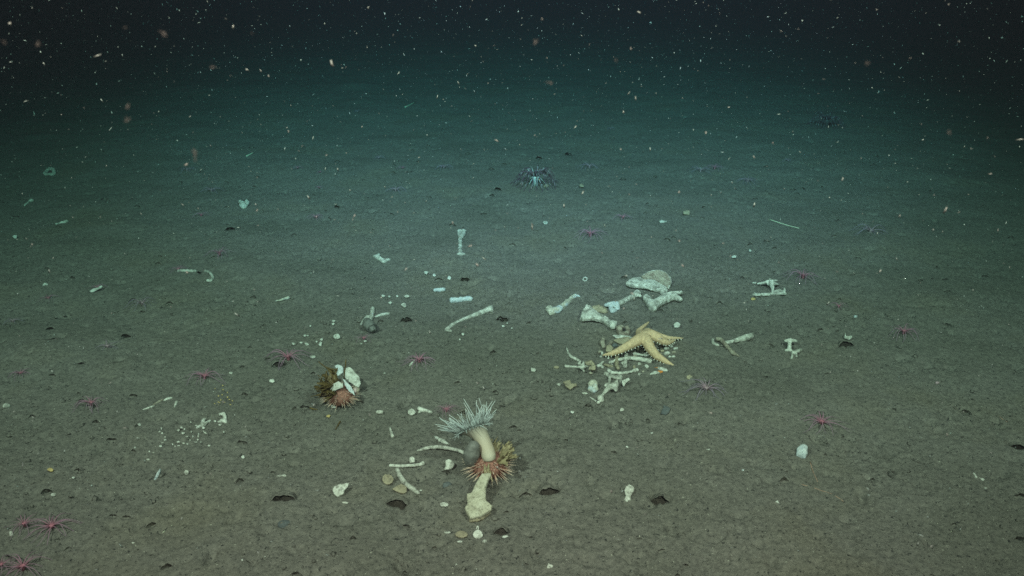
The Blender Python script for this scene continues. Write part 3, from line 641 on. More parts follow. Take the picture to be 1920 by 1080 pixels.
lump(838, 911, 10, 'stone', GREYSTONE, 'smooth grey stone below the heart shaped shell', 'stone', rough=0.08, lift=-6)
lump(534, 985, 14, 'stone', GREYSTONE, 'dark grey flat stone below the crescent burrow', 'stone', rough=0.1, lift=-12)
chip(772, 774, 15, 12, 'disc_shell', BONE_PALE, 'round pale shell disc left of the small flared bone', 'shell', tilt=25, n=9, jag=0.07)
solid('finger_bone', BONE_PALE, 'small flared bone next to a shell disc behind the large anemone', 'bone', chains=[[(786, 766, 4.5, 1), (792, 769, 4), (800, 770, 3.2), (808, 773, 3.4)], [(786, 773, 2.5), (789, 769, 3.5)]], rough=0.15, group=G)
solid('finger_bone', BONE, 'short upright finger bone left of the white spindle shell', 'bone', chains=[[(731, 802, 2.4), (733, 809, 2.8), (736, 818, 4)]], rough=0.15, group=G)
solid('shell', BONE, 'small ribbed shell right of the shell laden urchin', 'shell', chains=[[(708, 773, 4.5), (715, 773, 4.3)]], rough=0.2)
solid('bone_fragment', BONE_PALE, 'pale chip touching the tube anemone right of the shell laden urchin', 'bone', chains=[[(768, 686, 2.4), (773, 681, 3), (777, 676, 2.4)]], rough=0.2, group=G)
chip(510, 715, 13, 7, 'shell', BONE_PALE, 'oval pale shell below left of a pink tube anemone', 'shell', tilt=22)
chip(433, 700, 8, 4, 'shell_chip', BONE_PALE, 'thin pale shell right of the spreading tube anemone at left', 'shell')
# spindle shell of a whelk: whorls along one axis
wh = solid('spindle_shell', SHELL, 'white pointed spindle shell above the arched rib', 'shell', chains=[[(815, 818, 1.0), (819, 821, 3.0), (822, 823, 2.6), (825, 825, 4.4), (828, 826, 3.6), (831, 828, 4.8), (835, 830, 3.4), (841, 833, 1.5)]], rough=0.06, sm=1, vox=0.0008)
chip(865, 1003, 24, 13, 'disc_shell', BONE_TAN, 'brown oval disc, left of the two bottom discs', 'shell', tilt=8, n=10, jag=0.06, t=2.5)
chip(896, 1003, 19, 17, 'disc_shell', BONE_PALE, 'pale round disc, right of the two bottom discs', 'shell', tilt=22, n=10, jag=0.06, t=2.5)
lump(909, 1015, 5, 'pebble', SHELL, 'white round pebble touching the pale bottom disc', 'pebble', rough=0.08)
solid('ring_shell', BONE_PALE, 'tiny shell ring standing above the pale bottom disc', 'shell', chains=[[(893, 993, 1), (894, 988, 1, 2), (896, 986, 1, 3), (897, 989, 1, 2), (897, 993, 1), (893, 993, 1)]], rough=0.1)
chip(838, 999, 12, 4, 'shell_chip', SHELL, 'slim white chip left of the brown oval disc', 'shell')
chip(862, 1016, 9, 5, 'shell_chip', SHELL, 'ragged white chip below the brown oval disc', 'shell')
chip(948, 1007, 12, 7, 'shell_chip', SHELL, 'white rubble at the lip of the small round burrow', 'shell', tilt=25)
chip(1032, 1066, 17, 15, 'shell', BONE_PALE, 'bright blocky shell piece at the bottom edge', 'shell', tilt=30, n=5)
chip(1006, 1077, 10, 5, 'shell_chip', SHELL, 'white chip cut by the bottom edge of the view', 'shell')
solid('ring_shell', BONE, 'faint shell ring near the bottom edge left of the blocky piece', 'shell', chains=[[(958, 1074, 1), (960, 1068, 1), (964, 1068, 1), (965, 1073, 1), (961, 1076, 1), (958, 1074, 1)]], rough=0.1)
chip(1245, 871, 6, 4, 'shell_chip', SHELL, 'tiny white chip alone right of the thigh bone burrow', 'shell')
chip(1176, 839, 6, 5, 'shell_chip', SHELL, 'tiny white chip below the flat notched bone on open mud', 'shell', tilt=30)
chip(1328, 845, 8, 7, 'shell_chip', SHELL, 'small white chip with a dark pit in the right middle ground', 'shell', tilt=35)
lump(1393, 883, 4, 'stone', FILM, 'pale blue grey pebble in the right foreground', 'stone', rough=0.1)
lump(1604, 594, 4, 'pebble', FILM, 'tiny bluish white pebble near the small pink tube anemone at right', 'pebble')
lump(1757, 718, 4.0, 'pebble', LILAC_D, 'tiny pink and white ball on the right side mud', 'pebble')
lump(1862, 672, 4, 'pebble', SHELL, 'tiny greenish white pebble near the right edge', 'pebble')
chip(1376, 482, 8, 5, 'shell_chip', SHELL, 'small bright chip alone behind the winged vertebra', 'shell')
chip(1406, 471, 5, 4, 'shell_chip', SHELL, 'smaller bright chip right of the small bright one', 'shell')
chip(1022, 418, 12, 6, 'shell_chip', SHELL, 'pale chip far beyond the pile near the centre line', 'shell')
chip(1244, 416, 14, 5, 'shell_chip', BONE, 'thin pale bird shaped chip in the right middle distance', 'shell')
chip(1090, 349, 8, 7, 'shell_chip', BONE_TAN, 'dull tan disc right of the banded tube anemone', 'shell')
chip(1287, 400, 15, 9, 'shell', BONE_TAN, 'tan rough shell in the right middle distance', 'shell')
GR = 'yellow and white crumbs by the right foreground tube anemone'
for x, y, w, h, mm in [(1512, 750, 14, 9, SHELL), (1504, 747, 6, 5, ORANGE), (1534, 752, 9, 5, SHELL), (1556, 748, 10, 4, SHELL), (1526, 745, 5, 4, YELLOW)]:
    chip(x, y, w, h, 'shell_crumb', mm, 'crumb in the short row of shell crumbs behind the right foreground tube anemone', 'shell', group=GR)
chip(632, 632, 13, 10, 'scallop_shell', SHELL, 'bright rounded scallop shell left of the closed anemone', 'shell', tilt=35, n=9, jag=0.08)
chip(587, 670, 11, 7, 'shell', SHELL, 'bright white shell right of the pink tube anemone near the burrow', 'shell', tilt=30)
GC = 'white chips strewn left of the scallop shell'
for x, y, w, h in [(575, 646, 8, 5), (601, 645, 6, 9), (603, 637, 5, 4), (550, 645, 6, 5), (565, 643, 7, 3), (572, 630, 5, 4), (577, 630, 4, 3), (626, 602, 7, 4), (625, 608, 5, 4), (582, 612, 4, 4), (594, 641, 4, 4)]:
    chip(x, y, w, h, 'shell_chip', SHELL, 'small white chip among the chips strewn left of the scallop shell', 'shell', tilt=25, group=GC)
GD = 'pale crumbs strewn behind the closed anemone'
for x, y, w, h in [(718, 556, 7, 5), (730, 557, 5, 4), (763, 556, 9, 6), (757, 573, 11, 8), (732, 568, 7, 5), (745, 556, 5, 4), (799, 512, 8, 5), (814, 516, 7, 5), (843, 522, 8, 7), (868, 627, 7, 5), (862, 637, 5, 4), (943, 612, 6, 4), (951, 607, 4, 4), (960, 616, 4, 3), (677, 609, 5, 4), (685, 640, 6, 4), (678, 645, 5, 3)]:
    chip(x, y, w, h, 'shell_crumb', SHELL if w < 9 else BONE, 'small pale crumb of the loose scatter around the bluish bone segments', 'shell', tilt=25, group=GD)
# shell debris patch on the left
GS = 'shell debris patch'
solid('shell_cluster', SHELL, 'jumble of white shell splinters in the left debris patch', 'shell', chains=[[(370, 802, 2), (376, 798, 3), (383, 796, 3.4), (388, 792, 3, 2)], [(381, 799, 2), (389, 792, 2.8, 1), (394, 789, 2.5, 2)], [(379, 793, 3.5, 2), (383, 786, 2.4, 5)]], rough=0.45)
solid('shell_cluster', BONE_PALE, 'folded pale shell standing right of the white splinters', 'shell', chains=[[(412, 777, 3, 3), (420, 776, 3.4, 4), (422, 783, 3.6, 2), (423, 790, 3.4)], [(411, 792, 3), (418, 787, 3.5, 1), (424, 793, 2.6)]], rough=0.3)
solid('shell_sliver', SHELL, 'white leaf shaped shell behind the jumble of splinters', 'shell', chains=[[(377, 768, 0.9), (384, 765, 2.4), (391, 762, 1.2)]], rough=0.1)
solid('shell_sliver', BONE_PALE, 'pointed pale shell left of the white leaf shaped one', 'shell', chains=[[(326, 766, 0.9), (329, 759, 2.2), (331, 754, 3)]], rough=0.15)
solid('bone_splinter', BONE_PALE, 'bright end splinter of the broken line left of the debris patch', 'bone', chains=[[(308, 751, 1.8), (314, 748, 2.8), (322, 746, 2)]], group=G)
solid('bone_splinter', BONE_STAINED, 'dark middle splinter of the broken line left of the debris patch', 'bone', chains=[[(286, 760, 1.6), (296, 754, 2), (304, 750, 2.2)]], group=G)
solid('bone_splinter', BONE_PALE, 'thin tail splinter of the broken line left of the debris patch', 'bone', chains=[[(268, 768, 1), (278, 765, 1.8), (289, 761, 1.8)]], group=G)
rr = random.Random(3)
for i in range(46):
    a = rr.gauss(0, 1); x = 345 + a * 34 + rr.gauss(0, 16); y = 815 - a * 9 + rr.gauss(0, 17)
    chip(x, y, rr.uniform(3, 8), rr.uniform(2.5, 5), 'shell_crumb', rr.choice([SHELL, SHELL, BONE_PALE, BONE]), 'white crumb of broken shell in the debris patch at left', 'shell', group=GS, tilt=rr.uniform(0, 35), n=5)
for i in range(16):
    chip(418 + rr.gauss(0, 11), 748 + rr.gauss(0, 11), rr.uniform(2.5, 4.5), rr.uniform(2, 3.5), 'shell_crumb', YELLOW, 'yellow crumb behind the folded pale shell at left', 'shell', group='yellow crumbs by the debris patch', n=5)

# sticks, hairs and worm tubes
tube_px('straw', STRAW, 'long thin pale straw in the right middle distance', 'straw', [(1441, 411), (1465, 419), (1482, 424), (1499, 428)], 1.0)
tube_px('straw', STRAW, 'short bright straw far back left of centre', 'straw', [(759, 201), (768, 197), (779, 191)], 1.2)
tube_px('straw', STRAW, 'pale needle on the mud in the lower left foreground', 'straw', [(305, 999), (318, 988), (328, 981), (337, 972)], 0.9)
tube_px('straw', STRAW, 'faint white needle at the lower right', 'straw', [(1766, 989), (1775, 993), (1785, 997)], 0.9)
tube_px('straw', STRAW, 'short green stick in the far left distance', 'straw', [(462, 293), (468, 290), (475, 286)], 1.6)
tube_px('twig', TWIG, 'thin dark twig left of the jaw bone', 'twig', [(1328, 556), (1343, 556), (1362, 559)], 1.3)
tube_px('worm', WORM, 'thin brown worm arching on the mud left of the thigh bone', 'worm', [(743, 462), (752, 459), (762, 462), (772, 467), (775, 475)], 0.9)
tube_px('worm', WORM, 'fine hair like worm right of the urchin, left of two', 'worm', [(1021, 862), (1027, 871), (1031, 884)], 0.6, 'hair worms')
tube_px('worm', WORM, 'fine hair like worm right of the urchin, right of two', 'worm', [(1070, 866), (1073, 876), (1070, 891)], 0.6, 'hair worms')
tube_px('worm', WORM, 'pinkish worm trailing below the turquoise white bone block', 'worm', [(1519, 866), (1524, 884), (1533, 903)], 0.9)
tube_px('worm', WORM, 'long reddish worm lying across the right foreground', 'worm', [(1501, 908), (1522, 913), (1540, 920), (1560, 926)], 0.8)
tube_px('worm', WORM, 'bent reddish worm right of the long reddish one', 'worm', [(1566, 930), (1578, 937), (1592, 950)], 0.9)
tube_px('worm', WORM, 'small pinkish worm near the upper right foreground edge', 'worm', [(1874, 781), (1882, 788), (1889, 791)], 0.8)

# ------------------------------------------------------------------ tube anemones
def arc_pts(L, up, down, curl, n=9):
    pts = []
    for i in range(n):
        f = i / (n - 1)
        pts.append(Vector((L * f * (1 - 0.12 * f), curl * f * f, up * math.sin(math.pi * min(1, f * 1.25)) * (1 - 0.4 * f) - down * f ** 1.8)))
    return pts
PROTO = []
for i in range(7):
    r = random.Random(20 + i)
    pts = arc_pts(1.0, r.uniform(0.10, 0.30), r.uniform(0.12, 0.26), r.uniform(-0.4, 0.4))
    PROTO.append((pts, [0.019 * (1 - 0.75 * k / 8) for k in range(9)]))
def proto_mesh(mat):
    out = []
    for pts, rad in PROTO:
        me = tube_mesh('tentacle', pts, rad, 6); me.materials.append(mat); out.append(me)
    return out
PM = {'pink': proto_mesh(PINK_T), 'lilac': proto_mesh(LILAC_T)}
def disc_mesh(mat):
    bm = bmesh.new()
    bmesh.ops.create_uvsphere(bm, u_segments=14, v_segments=9, radius=1.0)
    for v in bm.verts:
        r = math.hypot(v.co.x, v.co.y)
        v.co.z *= 0.62
        if v.co.z > 0: v.co.z -= 0.28 * max(0, 1 - (r / 0.55) ** 2)
    me = from_bm('oral_disc', bm); smooth(me); me.materials.append(mat); return me
def tubecol_mesh(mat):
    me = tube_mesh('stalk', [Vector((0, 0, -1.2)), Vector((0, 0, -0.6)), Vector((0, 0, 0))], [0.55, 0.6, 0.85], 12); me.materials.append(mat); return me
DM = {'pink': disc_mesh(PINK_D), 'lilac': disc_mesh(LILAC_D)}
SM = {'pink': tubecol_mesh(PINK_D), 'lilac': tubecol_mesh(LILAC_D)}
def tube_anemone(px, py, w, kind, label, n=12):
    rs = random.Random(px * 7 + py); m = mpp(py); half = w * m * 0.5
    q = P(px, py, half * 0.2); q.z = H(q.x, q.y)
    hgt = half * 0.17; rd = half * 0.115; n = int(n * 1.5)
    grp = 'small tube anemones dotted over the mud'
    angs = [2 * math.pi * (k + rs.uniform(-0.3, 0.3)) / n for k in range(n)]
    if w >= 34:
        e = empty('tube_anemone', q); tag(e, label, 'anemone', grp)
        d = link('oral_disc', DM[kind], None, e, (0, 0, hgt)); d.scale = (rd, rd, rd)
        s = link('stalk', SM[kind], None, e, (0, 0, hgt)); s.scale = (rd, rd, hgt)
        for k, a in enumerate(angs):
            t = link('tentacle', rs.choice(PM[kind]), None, e, (math.cos(a) * rd * 0.75, math.sin(a) * rd * 0.75, hgt + rd * 0.2))
            L = half * rs.uniform(0.75, 1.4)
            t.rotation_euler = (0, 0, a); t.scale = (L, L * rs.choice((-1, 1)), L * rs.uniform(0.25, 1.1))
            t.scale.z = max(0.2 * L, t.scale.z)
    else:
        bm = bmesh.new(); bm.from_mesh(DM[kind])
        bmesh.ops.scale(bm, vec=(rd, rd, rd), verts=bm.verts); bmesh.ops.translate(bm, vec=(0, 0, hgt), verts=bm.verts)
        me = from_bm('tube_anemone', bm); vs = [tuple(v.co) for v in me.vertices]; fs = [tuple(p.vertices) for p in me.polygons]
        ts = [0.0] * len(vs); fm = [0] * len(fs)
        for a in angs[:11]:
            src = rs.choice(PM[kind]); L = half * rs.uniform(0.65, 1.1); o = len(vs); c, s = math.cos(a), math.sin(a); zs = L * rs.uniform(0.6, 1.3)
            for v in src.vertices:
                x, y, z = v.co.x * L, v.co.y * L, v.co.z * zs
                vs.append((x * c - y * s, x * s + y * c, z + hgt))
            ts += [d_.value for d_ in src.attributes['t'].data]
            for p in src.polygons: fs.append(tuple(o + i for i in p.vertices)); fm.append(1)
        me2 = bpy.data.meshes.new('tube_anemone'); me2.from_pydata(vs, [], fs)
        at = me2.attributes.new('t', 'FLOAT', 'POINT'); at.data.foreach_set('value', ts); smooth(me2)
        me2.materials.append(PINK_D if kind == 'pink' else LILAC_D); me2.materials.append(PINK_T if kind == 'pink' else LILAC_T)
        me2.polygons.foreach_set('material_index', fm)
        tag(link('tube_anemone', me2, None, None, q), label, 'anemone', grp)
for a in [
    (97, 985, 92, 'pink', 'larger pink tube anemone of the pair in the lower left foreground', 15),
    (45, 981, 66, 'pink', 'smaller pink tube anemone left of the larger one in the lower left foreground', 11),
    (42, 1061, 96, 'pink', 'long armed reddish tube anemone in the bottom left corner', 12),
    (2, 1058, 60, 'pink', 'pink tube anemone cut by the left edge in the bottom corner', 11),
    (170, 754, 62, 'pink', 'dull pink tube anemone with drooping arms at mid left', 14),
    (38, 699, 44, 'pink', 'compact pink tube anemone with a white spot near the left edge', 12),
    (201, 648, 50, 'lilac', 'pale lilac tube anemone left of a dark burrow mouth', 9),
    (383, 704, 72, 'pink', 'wide flat magenta tube anemone above the left debris patch', 13),
    (540, 668, 84, 'pink', 'pink tube anemone with long rearward arms beside the white chips', 12),
    (682, 633, 42, 'pink', 'bright coral red tube anemone below the grey closed anemone', 9),
    (786, 674, 66, 'pink', 'bright magenta tube anemone with a pale chip at its foot', 16),
    (837, 767, 54, 'pink', 'pink tube anemone just behind the large pale anemone', 13),
    (1325, 727, 82, 'lilac', 'lilac pink tube anemone right of the crab claw', 14),
    (1541, 790, 84, 'pink', 'coral pink tube anemone behind the turquoise bone block', 13),
    (1695, 620, 66, 'pink', 'pink tube anemone with arched arms at mid right', 12),
    (1506, 516, 66, 'pink', 'dull pink tube anemone behind the jaw bone on the right', 10),
    (1573, 573, 40, 'pink', 'small five armed pink tube anemone at right', 6),
    (1633, 431, 72, 'lilac', 'faint lilac tube anemone in the right middle distance', 9),
    (1107, 437, 58, 'pink', 'magenta tube anemone beyond the pile near the centre', 13),
    (1168, 406, 38, 'pink', 'small purple tube anemone behind the magenta one beyond the pile', 10),
    (1314, 318, 44, 'lilac', 'pale lilac tube anemone, left of a far pair on the right', 10),
    (1340, 313, 40, 'pink', 'pinkish tube anemone, right of a far pair on the right', 10),
    (1402, 337, 46, 'lilac', 'dim lilac tube anemone below right of the far pair', 10),
    (1105, 311, 42, 'lilac', 'dim purple tube anemone right of the banded tube anemone', 10),
    (593, 406, 36, 'pink', 'magenta tube anemone in the left middle distance', 11),
    (411, 473, 48, 'pink', 'pink tube anemone behind the straight greenish bone', 10),
    (377, 402, 34, 'pink', 'small pink tube anemone left of the rugged bone', 9),
    (334, 504, 38, 'pink', 'dark pink tube anemone on the left end of the straight bone', 9),
    (266, 567, 50, 'lilac', 'pale lilac tube anemone below left of the straight bone', 9),
    (182, 538, 34, 'pink', 'pale pink tube anemone growing over the narrow shell plate', 10),
    (90, 558, 36, 'pink', 'dim pink tube anemone below the greenish white shell at left', 9),
    (24, 601, 36, 'lilac', 'dim lilac tube anemone by the left edge', 9),
    (598, 351, 24, 'pink', 'tiny tube anemone with a white heart in the far left centre', 8),
    (396, 355, 40, 'lilac', 'faint wide lilac tube anemone far left of the rugged bone', 9),
    (558, 314, 24, 'pink', 'tiny far pink tube anemone, left of a close pair', 9),
    (600, 322, 24, 'pink', 'tiny far pink tube anemone, right of a close pair', 9),
    (710, 295, 30, 'lilac', 'far purple tube anemone, leftmost of three behind the thigh bone', 9),
    (755, 314, 28, 'pink', 'far purple tube anemone, middle of three behind the thigh bone', 9),
    (832, 312, 36, 'lilac', 'far lilac tube anemone with a pale heart, rightmost of three behind the thigh bone', 10),
    (742, 355, 40, 'lilac', 'wide lilac tube anemone below the far three', 10),
    (1478, 300, 30, 'lilac', 'far pale tube anemone beside a dark burrow on the right', 8),
    (1145, 241, 28, 'lilac', 'very far dim tube anemone right of centre', 8),
    (670, 208, 24, 'lilac', 'very far dim tube anemone left of centre', 8),
    (350, 317, 36, 'lilac', 'dim tube anemone with a white heart in the far left', 8),
]: tube_anemone(*a)

# ------------------------------------------------------------------ banded tube anemones in the distance
def banded(px, py, w, label, n=22, seed=1, heart=None):
    heart = heart or ANEM_T
    rs = random.Random(seed); m = mpp(py); half = w * m * 0.5
    q = P(px, py); e = empty('banded_tube_anemone', q); tag(e, label, 'anemone')
    hgt = half * 0.36
    st = link('stalk', tube_mesh('stalk', [Vector((0, 0, -0.01)), Vector((0, 0, hgt * 0.5)), Vector((0, 0, hgt))], [half * 0.13, half * 0.10, half * 0.16], 12), heart, e)
    for k in range(n):
        a = 2 * math.pi * (k + rs.uniform(-0.3, 0.3)) / n
        L = half * rs.uniform(0.8, 1.15); up = L * rs.uniform(0.18, 0.42); dn = hgt * rs.uniform(0.85, 1.1) + up * 0.35
        pts = [Vector((half * 0.1 + L * f * (1 - 0.1 * f), 0.12 * L * rs.uniform(-1, 1) * f * f, hgt + up * math.sin(math.pi * min(1, f * 1.3)) * (1 - 0.5 * f) - dn * f ** 2.2)) for f in [i / 10 for i in range(11)]]
        me = tube_mesh('arm', pts, [half * (0.021 - 0.012 * i / 10) for i in range(11)], 6)
        o = link('arm', me, STRIPE, e); o.rotation_euler.z = a
    for k in range(16):
        a = 2 * math.pi * (k + rs.uniform(-0.3, 0.3)) / 16; L = half * rs.uniform(0.16, 0.32)
        sg = 1 if k % 2 else -1
        pts = [Vector((half * 0.08 + L * f, 0, hgt + L * (0.8 if sg > 0 else -0.75) * f * (1 + 0.3 * f))) for f in (0, 0.33, 0.66, 1)]
        o = link('inner_tentacle', tube_mesh('inner_tentacle', pts, [half * 0.022, half * 0.018, half * 0.014, half * 0.008], 5), heart, e); o.rotation_euler.z = a
banded(1004, 347, 96, 'large banded tube anemone with dark arms and a white heart, back centre', 24, 4)
banded(1549, 237, 74, 'dim dark tube anemone far back on the right', 20, 9, GREYDARK)
lump(1024, 349, 5, 'pebble', BONE_TAN, 'small yellowish pebble under the right arms of the banded tube anemone', 'pebble')

# ------------------------------------------------------------------ urchins
SPINE = tube_mesh('spine', [Vector((0, 0, 0)), Vector((0, 0, 0.5)), Vector((0, 0, 1))], [0.024, 0.018, 0.005], 6); SPINE.materials.append(URCHIN_SP)
def urchin(px, py, r_px, label, n=190, lo=-0.35, hi=0.8, seed=2, slen=0.85):
    rs = random.Random(seed); m = mpp(py + r_px * 0.5); R = r_px * m
    q = P(px, py, R * 0.75); e = empty('sea_urchin', (q.x, q.y, H(q.x, q.y))); tag(e, label, 'urchin')
    zc = q.z - e.location.z
    bm = bmesh.new(); bmesh.ops.create_icosphere(bm, subdivisions=4, radius=R)
    for v in bm.verts:
        v.co.z *= 0.72; v.co *= 1 + 0.05 * mn.noise(v.co * 160)
    o = link('test', smooth(from_bm('test', bm)), URCHIN, e, (0, 0, zc))
    for k in range(n):
        z = lo + (hi - lo) * (k + 0.5) / n; a = k * 2.39996 + rs.uniform(-0.2, 0.2); c = math.sqrt(1 - z * z)
        d = Vector((c * math.cos(a), c * math.sin(a), z * 0.8 - 0.1 + rs.uniform(-0.12, 0.12))).normalized()
        p = Vector((c * math.cos(a) * R, c * math.sin(a) * R, z * R * 0.72)) * 0.95
        L = R * slen * rs.uniform(0.55, 1.15) * (1.0 if z < 0.4 else 0.6)
        if p.z + zc + d.z * L < -0.004: d.z = (-0.002 - p.z - zc) / L; d.normalize()
        s = link('spine', SPINE, None, e, p + Vector((0, 0, zc))); s.rotation_euler = d.to_track_quat('Z', 'Y').to_euler(); s.scale = (R * 0.9, R * 0.9, L)
    return e, R, zc
u1, R1, z1 = urchin(917, 872, 31, 'pink spiny urchin at front centre carrying the large pale anemone', 230, seed=2, slen=0.8)
u2, R2, z2 = urchin(638, 742, 24, 'pink urchin at left hidden under kelp and shell pieces', 170, seed=5, slen=0.75)

# ------------------------------------------------------------------ the large pale anemone on the front urchin
def big_anemone():
    y0 = u1.location.y - 0.012
    prof = [(918, 864, 7), (917.5, 861, 12.5), (916, 853, 14.6), (912, 840, 14.6), (906, 826, 15), (901, 818, 16.5), (896, 812, 19.5), (891.5, 808, 23.5), (888, 805.5, 27.5), (885.5, 803.5, 31)]
    m = y0 / (CP * F) * 1.04
    pts = [V(px, py, y0 + 0.80 * (864 - py) * m) for px, py, r in prof]
    base = u1.location.copy(); base = Vector((pts[0].x, pts[0].y, pts[0].z))
    e = empty('pale_anemone', base); tag(e, 'large pale anemone with flaring tentacle crown on the front urchin', 'anemone')
    loc = [p - base for p in pts]
    lean = [min(1, i / 6) for i in range(len(prof))]
    dirs = [Vector((-0.12 - 0.30 * f, 0.25 + 0.42 * f, 0.9)) for f in lean]
    link('column', tube_mesh('column', loc, [p[2] * m for p in prof], 30, dirs=dirs), ANEM, e)
    ax = dirs[-1].normalized()
    c = loc[-1]; R = 31 * m
    s = ax.cross(Vector((0, 1, 0))).normalized(); b = s.cross(ax)
    dpts = [c + ax * 0.0003, c + ax * 0.003, c + ax * 0.001, c - ax * 0.006]
    link('oral_disc', tube_mesh('oral_disc', dpts, [R * 0.98, R * 0.8, R * 0.35, R * 0.15], 26, dirs=[ax] * 4), ANEM_T, e)
    rs = random.Random(8)
    for row, (n, rr_, L0, L1, aw, rw, rad) in enumerate([(56, 0.97, 20, 42, 0.9, 0.75, 2.1), (40, 0.78, 26, 46, 1.0, 0.4, 2.0), (34, 1.0, 6, 15, -0.25, 0.85, 1.2)]):
        for k in range(n):
            a = 2 * math.pi * (k + rs.uniform(-0.35, 0.35)) / n
            rd = s * math.cos(a) + b * math.sin(a); p0 = c + rd * R * rr_
            if row == 2: p0 -= ax * 0.002
            L = rs.uniform(L0, L1) * m; d = (ax * aw + rd * rw + Vector((rs.gauss(0, .18), rs.gauss(0, .18), rs.gauss(0, .15)))).normalized()
            bend = rd * 0.4 * rs.uniform(-0.6, 1) + Vector((rs.gauss(0, .22), rs.gauss(0, .15), rs.gauss(0, .22)))
            tp = [p0 + d * L * f + bend * L * f * f for f in (0, 0.2, 0.4, 0.6, 0.8, 1)]
            rr2 = rad * m
            link('tentacle', tube_mesh('tentacle', tp, [rr2 * 1.25, rr2 * 0.95, rr2 * 0.62, rr2 * 0.45, rr2 * 0.34, rr2 * 0.2], 6), ANEM_T, e)
big_anemone()
# grey sponge beside it
_gs = V(884, 850, u1.location.y - 0.006)
bm = bmesh.new()
gb = Vector((_gs.x, _gs.y, H(_gs.x, _gs.y)))
bm_capsules(bm, [[(V(888, 838, _gs.y) - gb, 0.012), (V(884, 851, _gs.y) - gb, 0.0155), (V(882, 862, _gs.y) - gb, 0.0125), (V(885, 870, _gs.y) - gb, 0.008)]])
tag(link('sponge', fuse(bm, 0.002, 0.0006, 40, 12), GREYSKIN, None, gb), 'smooth grey sponge pressed against the left side of the front urchin', 'sponge')

# ------------------------------------------------------------------ seaweed
def frond_mesh(seed, mat, fingers=3, wide=0.16):
    r = random.Random(seed); bm = bmesh.new(); ch = [[(Vector((0, 0, 0)), 0.05), (Vector((0.25, 0, 0.03)), wide * 0.7), (Vector((0.5, 0, 0.05)), wide)]]
    for k in range(fingers):
        a = (k - (fingers - 1) / 2) * 0.5 + r.uniform(-0.15, 0.15); L = r.uniform(0.3, 0.55)
        ch.append([(Vector((0.45, 0.0, 0.05)), wide * 0.8), (Vector((0.5 + L * 0.6 * math.cos(a), L * 0.6 * math.sin(a), 0.05)), wide * 0.45), (Vector((0.5 + L * math.cos(a), L * math.sin(a), r.uniform(-0.05, 0.12))), wide * 0.38)])
    bm_capsules(bm, ch, 8)
    for v in bm.verts: v.co.z *= 0.5
    me = fuse(bm, 0.045, 0.02, 9, 2, seed); me.materials.append(mat); me.name = 'frond'; return me
def ribbon_mesh(seed, mat, w=0.11, n=9):
    r = random.Random(seed); vs = []; fs = []; y = 0; ph = r.random() * 6
    for i in range(n):
        f = i / (n - 1); ww = w * (0.45 + 1.1 * math.sin(math.pi * (0.1 + 0.8 * f))) * (1 + 0.5 * r.uniform(-1, 1)) * (1 - 0.6 * f * f)
        z = 0.35 * f - 0.5 * f * f + 0.05 * math.sin(5 * f + ph); yc = 0.14 * math.sin(3.2 * f + ph) * f
        tw = 0.9 * math.sin(3 * f + ph)
        dy, dz = ww * math.cos(tw), ww * math.sin(tw)
        th = 0.012
        vs += [(f, yc - dy, z - dz - th), (f, yc + dy, z + dz - th), (f, yc + dy, z + dz + th), (f, yc - dy, z - dz + th)]
    for i in range(n - 1):
        a = i * 4
        for k in range(4): fs.append((a + k, a + (k + 1) % 4, a + 4 + (k + 1) % 4, a + 4 + k))
    fs += [(3, 2, 1, 0), ((n - 1) * 4, (n - 1) * 4 + 1, (n - 1) * 4 + 2, (n - 1) * 4 + 3)]
    me = bpy.data.meshes.new('frond'); me.from_pydata(vs, [], fs); smooth(me); me.materials.append(mat); return me
def place_frond(e, me, p, d, L, roll, name='frond'):
    o = link(name, me, None, e, p); q = d.to_track_quat('X', 'Z'); o.rotation_mode = 'QUATERNION'
    from mathutils import Quaternion
    o.rotation_quaternion = q @ Quaternion((1, 0, 0), roll); o.scale = (L, L, L)
FM = [frond_mesh(i, ALGA, 2 + i % 3) for i in range(5)]
e = empty('alga_clump', u1.location + Vector((0.004, 0.008, 0))); tag(e, 'clump of tan lobed seaweed behind and right of the large pale anemone', 'seaweed')
rs = random.Random(4)
for k in range(44):
    a = rs.uniform(-0.75, 2.3); el = rs.uniform(0.15, 1.0)
    c0 = Vector((math.cos(a) * 0.6, math.sin(a) * 0.6, 0.55)) * R1 + Vector((-0.004, -0.008, z1 - 0.006))
    d = Vector((math.cos(a) * math.cos(el), math.sin(a) * math.cos(el), math.sin(el)))
    place_frond(e, rs.choice(FM), c0, d, R1 * rs.uniform(0.75, 1.35), rs.uniform(-1.2, 1.2))
for k in range(5):          # strips hanging over the front of the test
    a = -1.75 + rs.uniform(-0.2, 0.2)
    c0 = Vector((math.cos(a) * 0.75, math.sin(a) * 0.75, 0.62 - 0.1 * k)) * R1 + Vector((-0.004, -0.008, z1))
    place_frond(e, rs.choice(FM), c0, Vector((0.0 + rs.uniform(-.2, .2), -0.75, -0.75)), R1 * rs.uniform(0.6, 0.9), rs.uniform(-0.3, 0.3))
KM = [ribbon_mesh(30 + i, KELP) for i in range(6)]
e = empty('kelp_tuft', u2.location + Vector((-0.012, 0.006, 0))); tag(e, 'ragged brown kelp draped over the left of the shell laden urchin', 'seaweed')
for k in range(52):
    a = rs.uniform(1.7, 4.5); el = rs.uniform(-0.15, 1.0)
    c0 = Vector((math.cos(a) * 0.55 - 0.1, math.sin(a) * 0.55, rs.uniform(0.1, 0.8))) * R2 + Vector((0.012, -0.006, z2))
    d = Vector((math.cos(a) * math.cos(el), math.sin(a) * math.cos(el), math.sin(el)))
    place_frond(e, rs.choice(KM), c0, d, R2 * rs.uniform(0.7, 1.6), rs.uniform(-1.6, 1.6))
ky = u2.location.y + 0.01
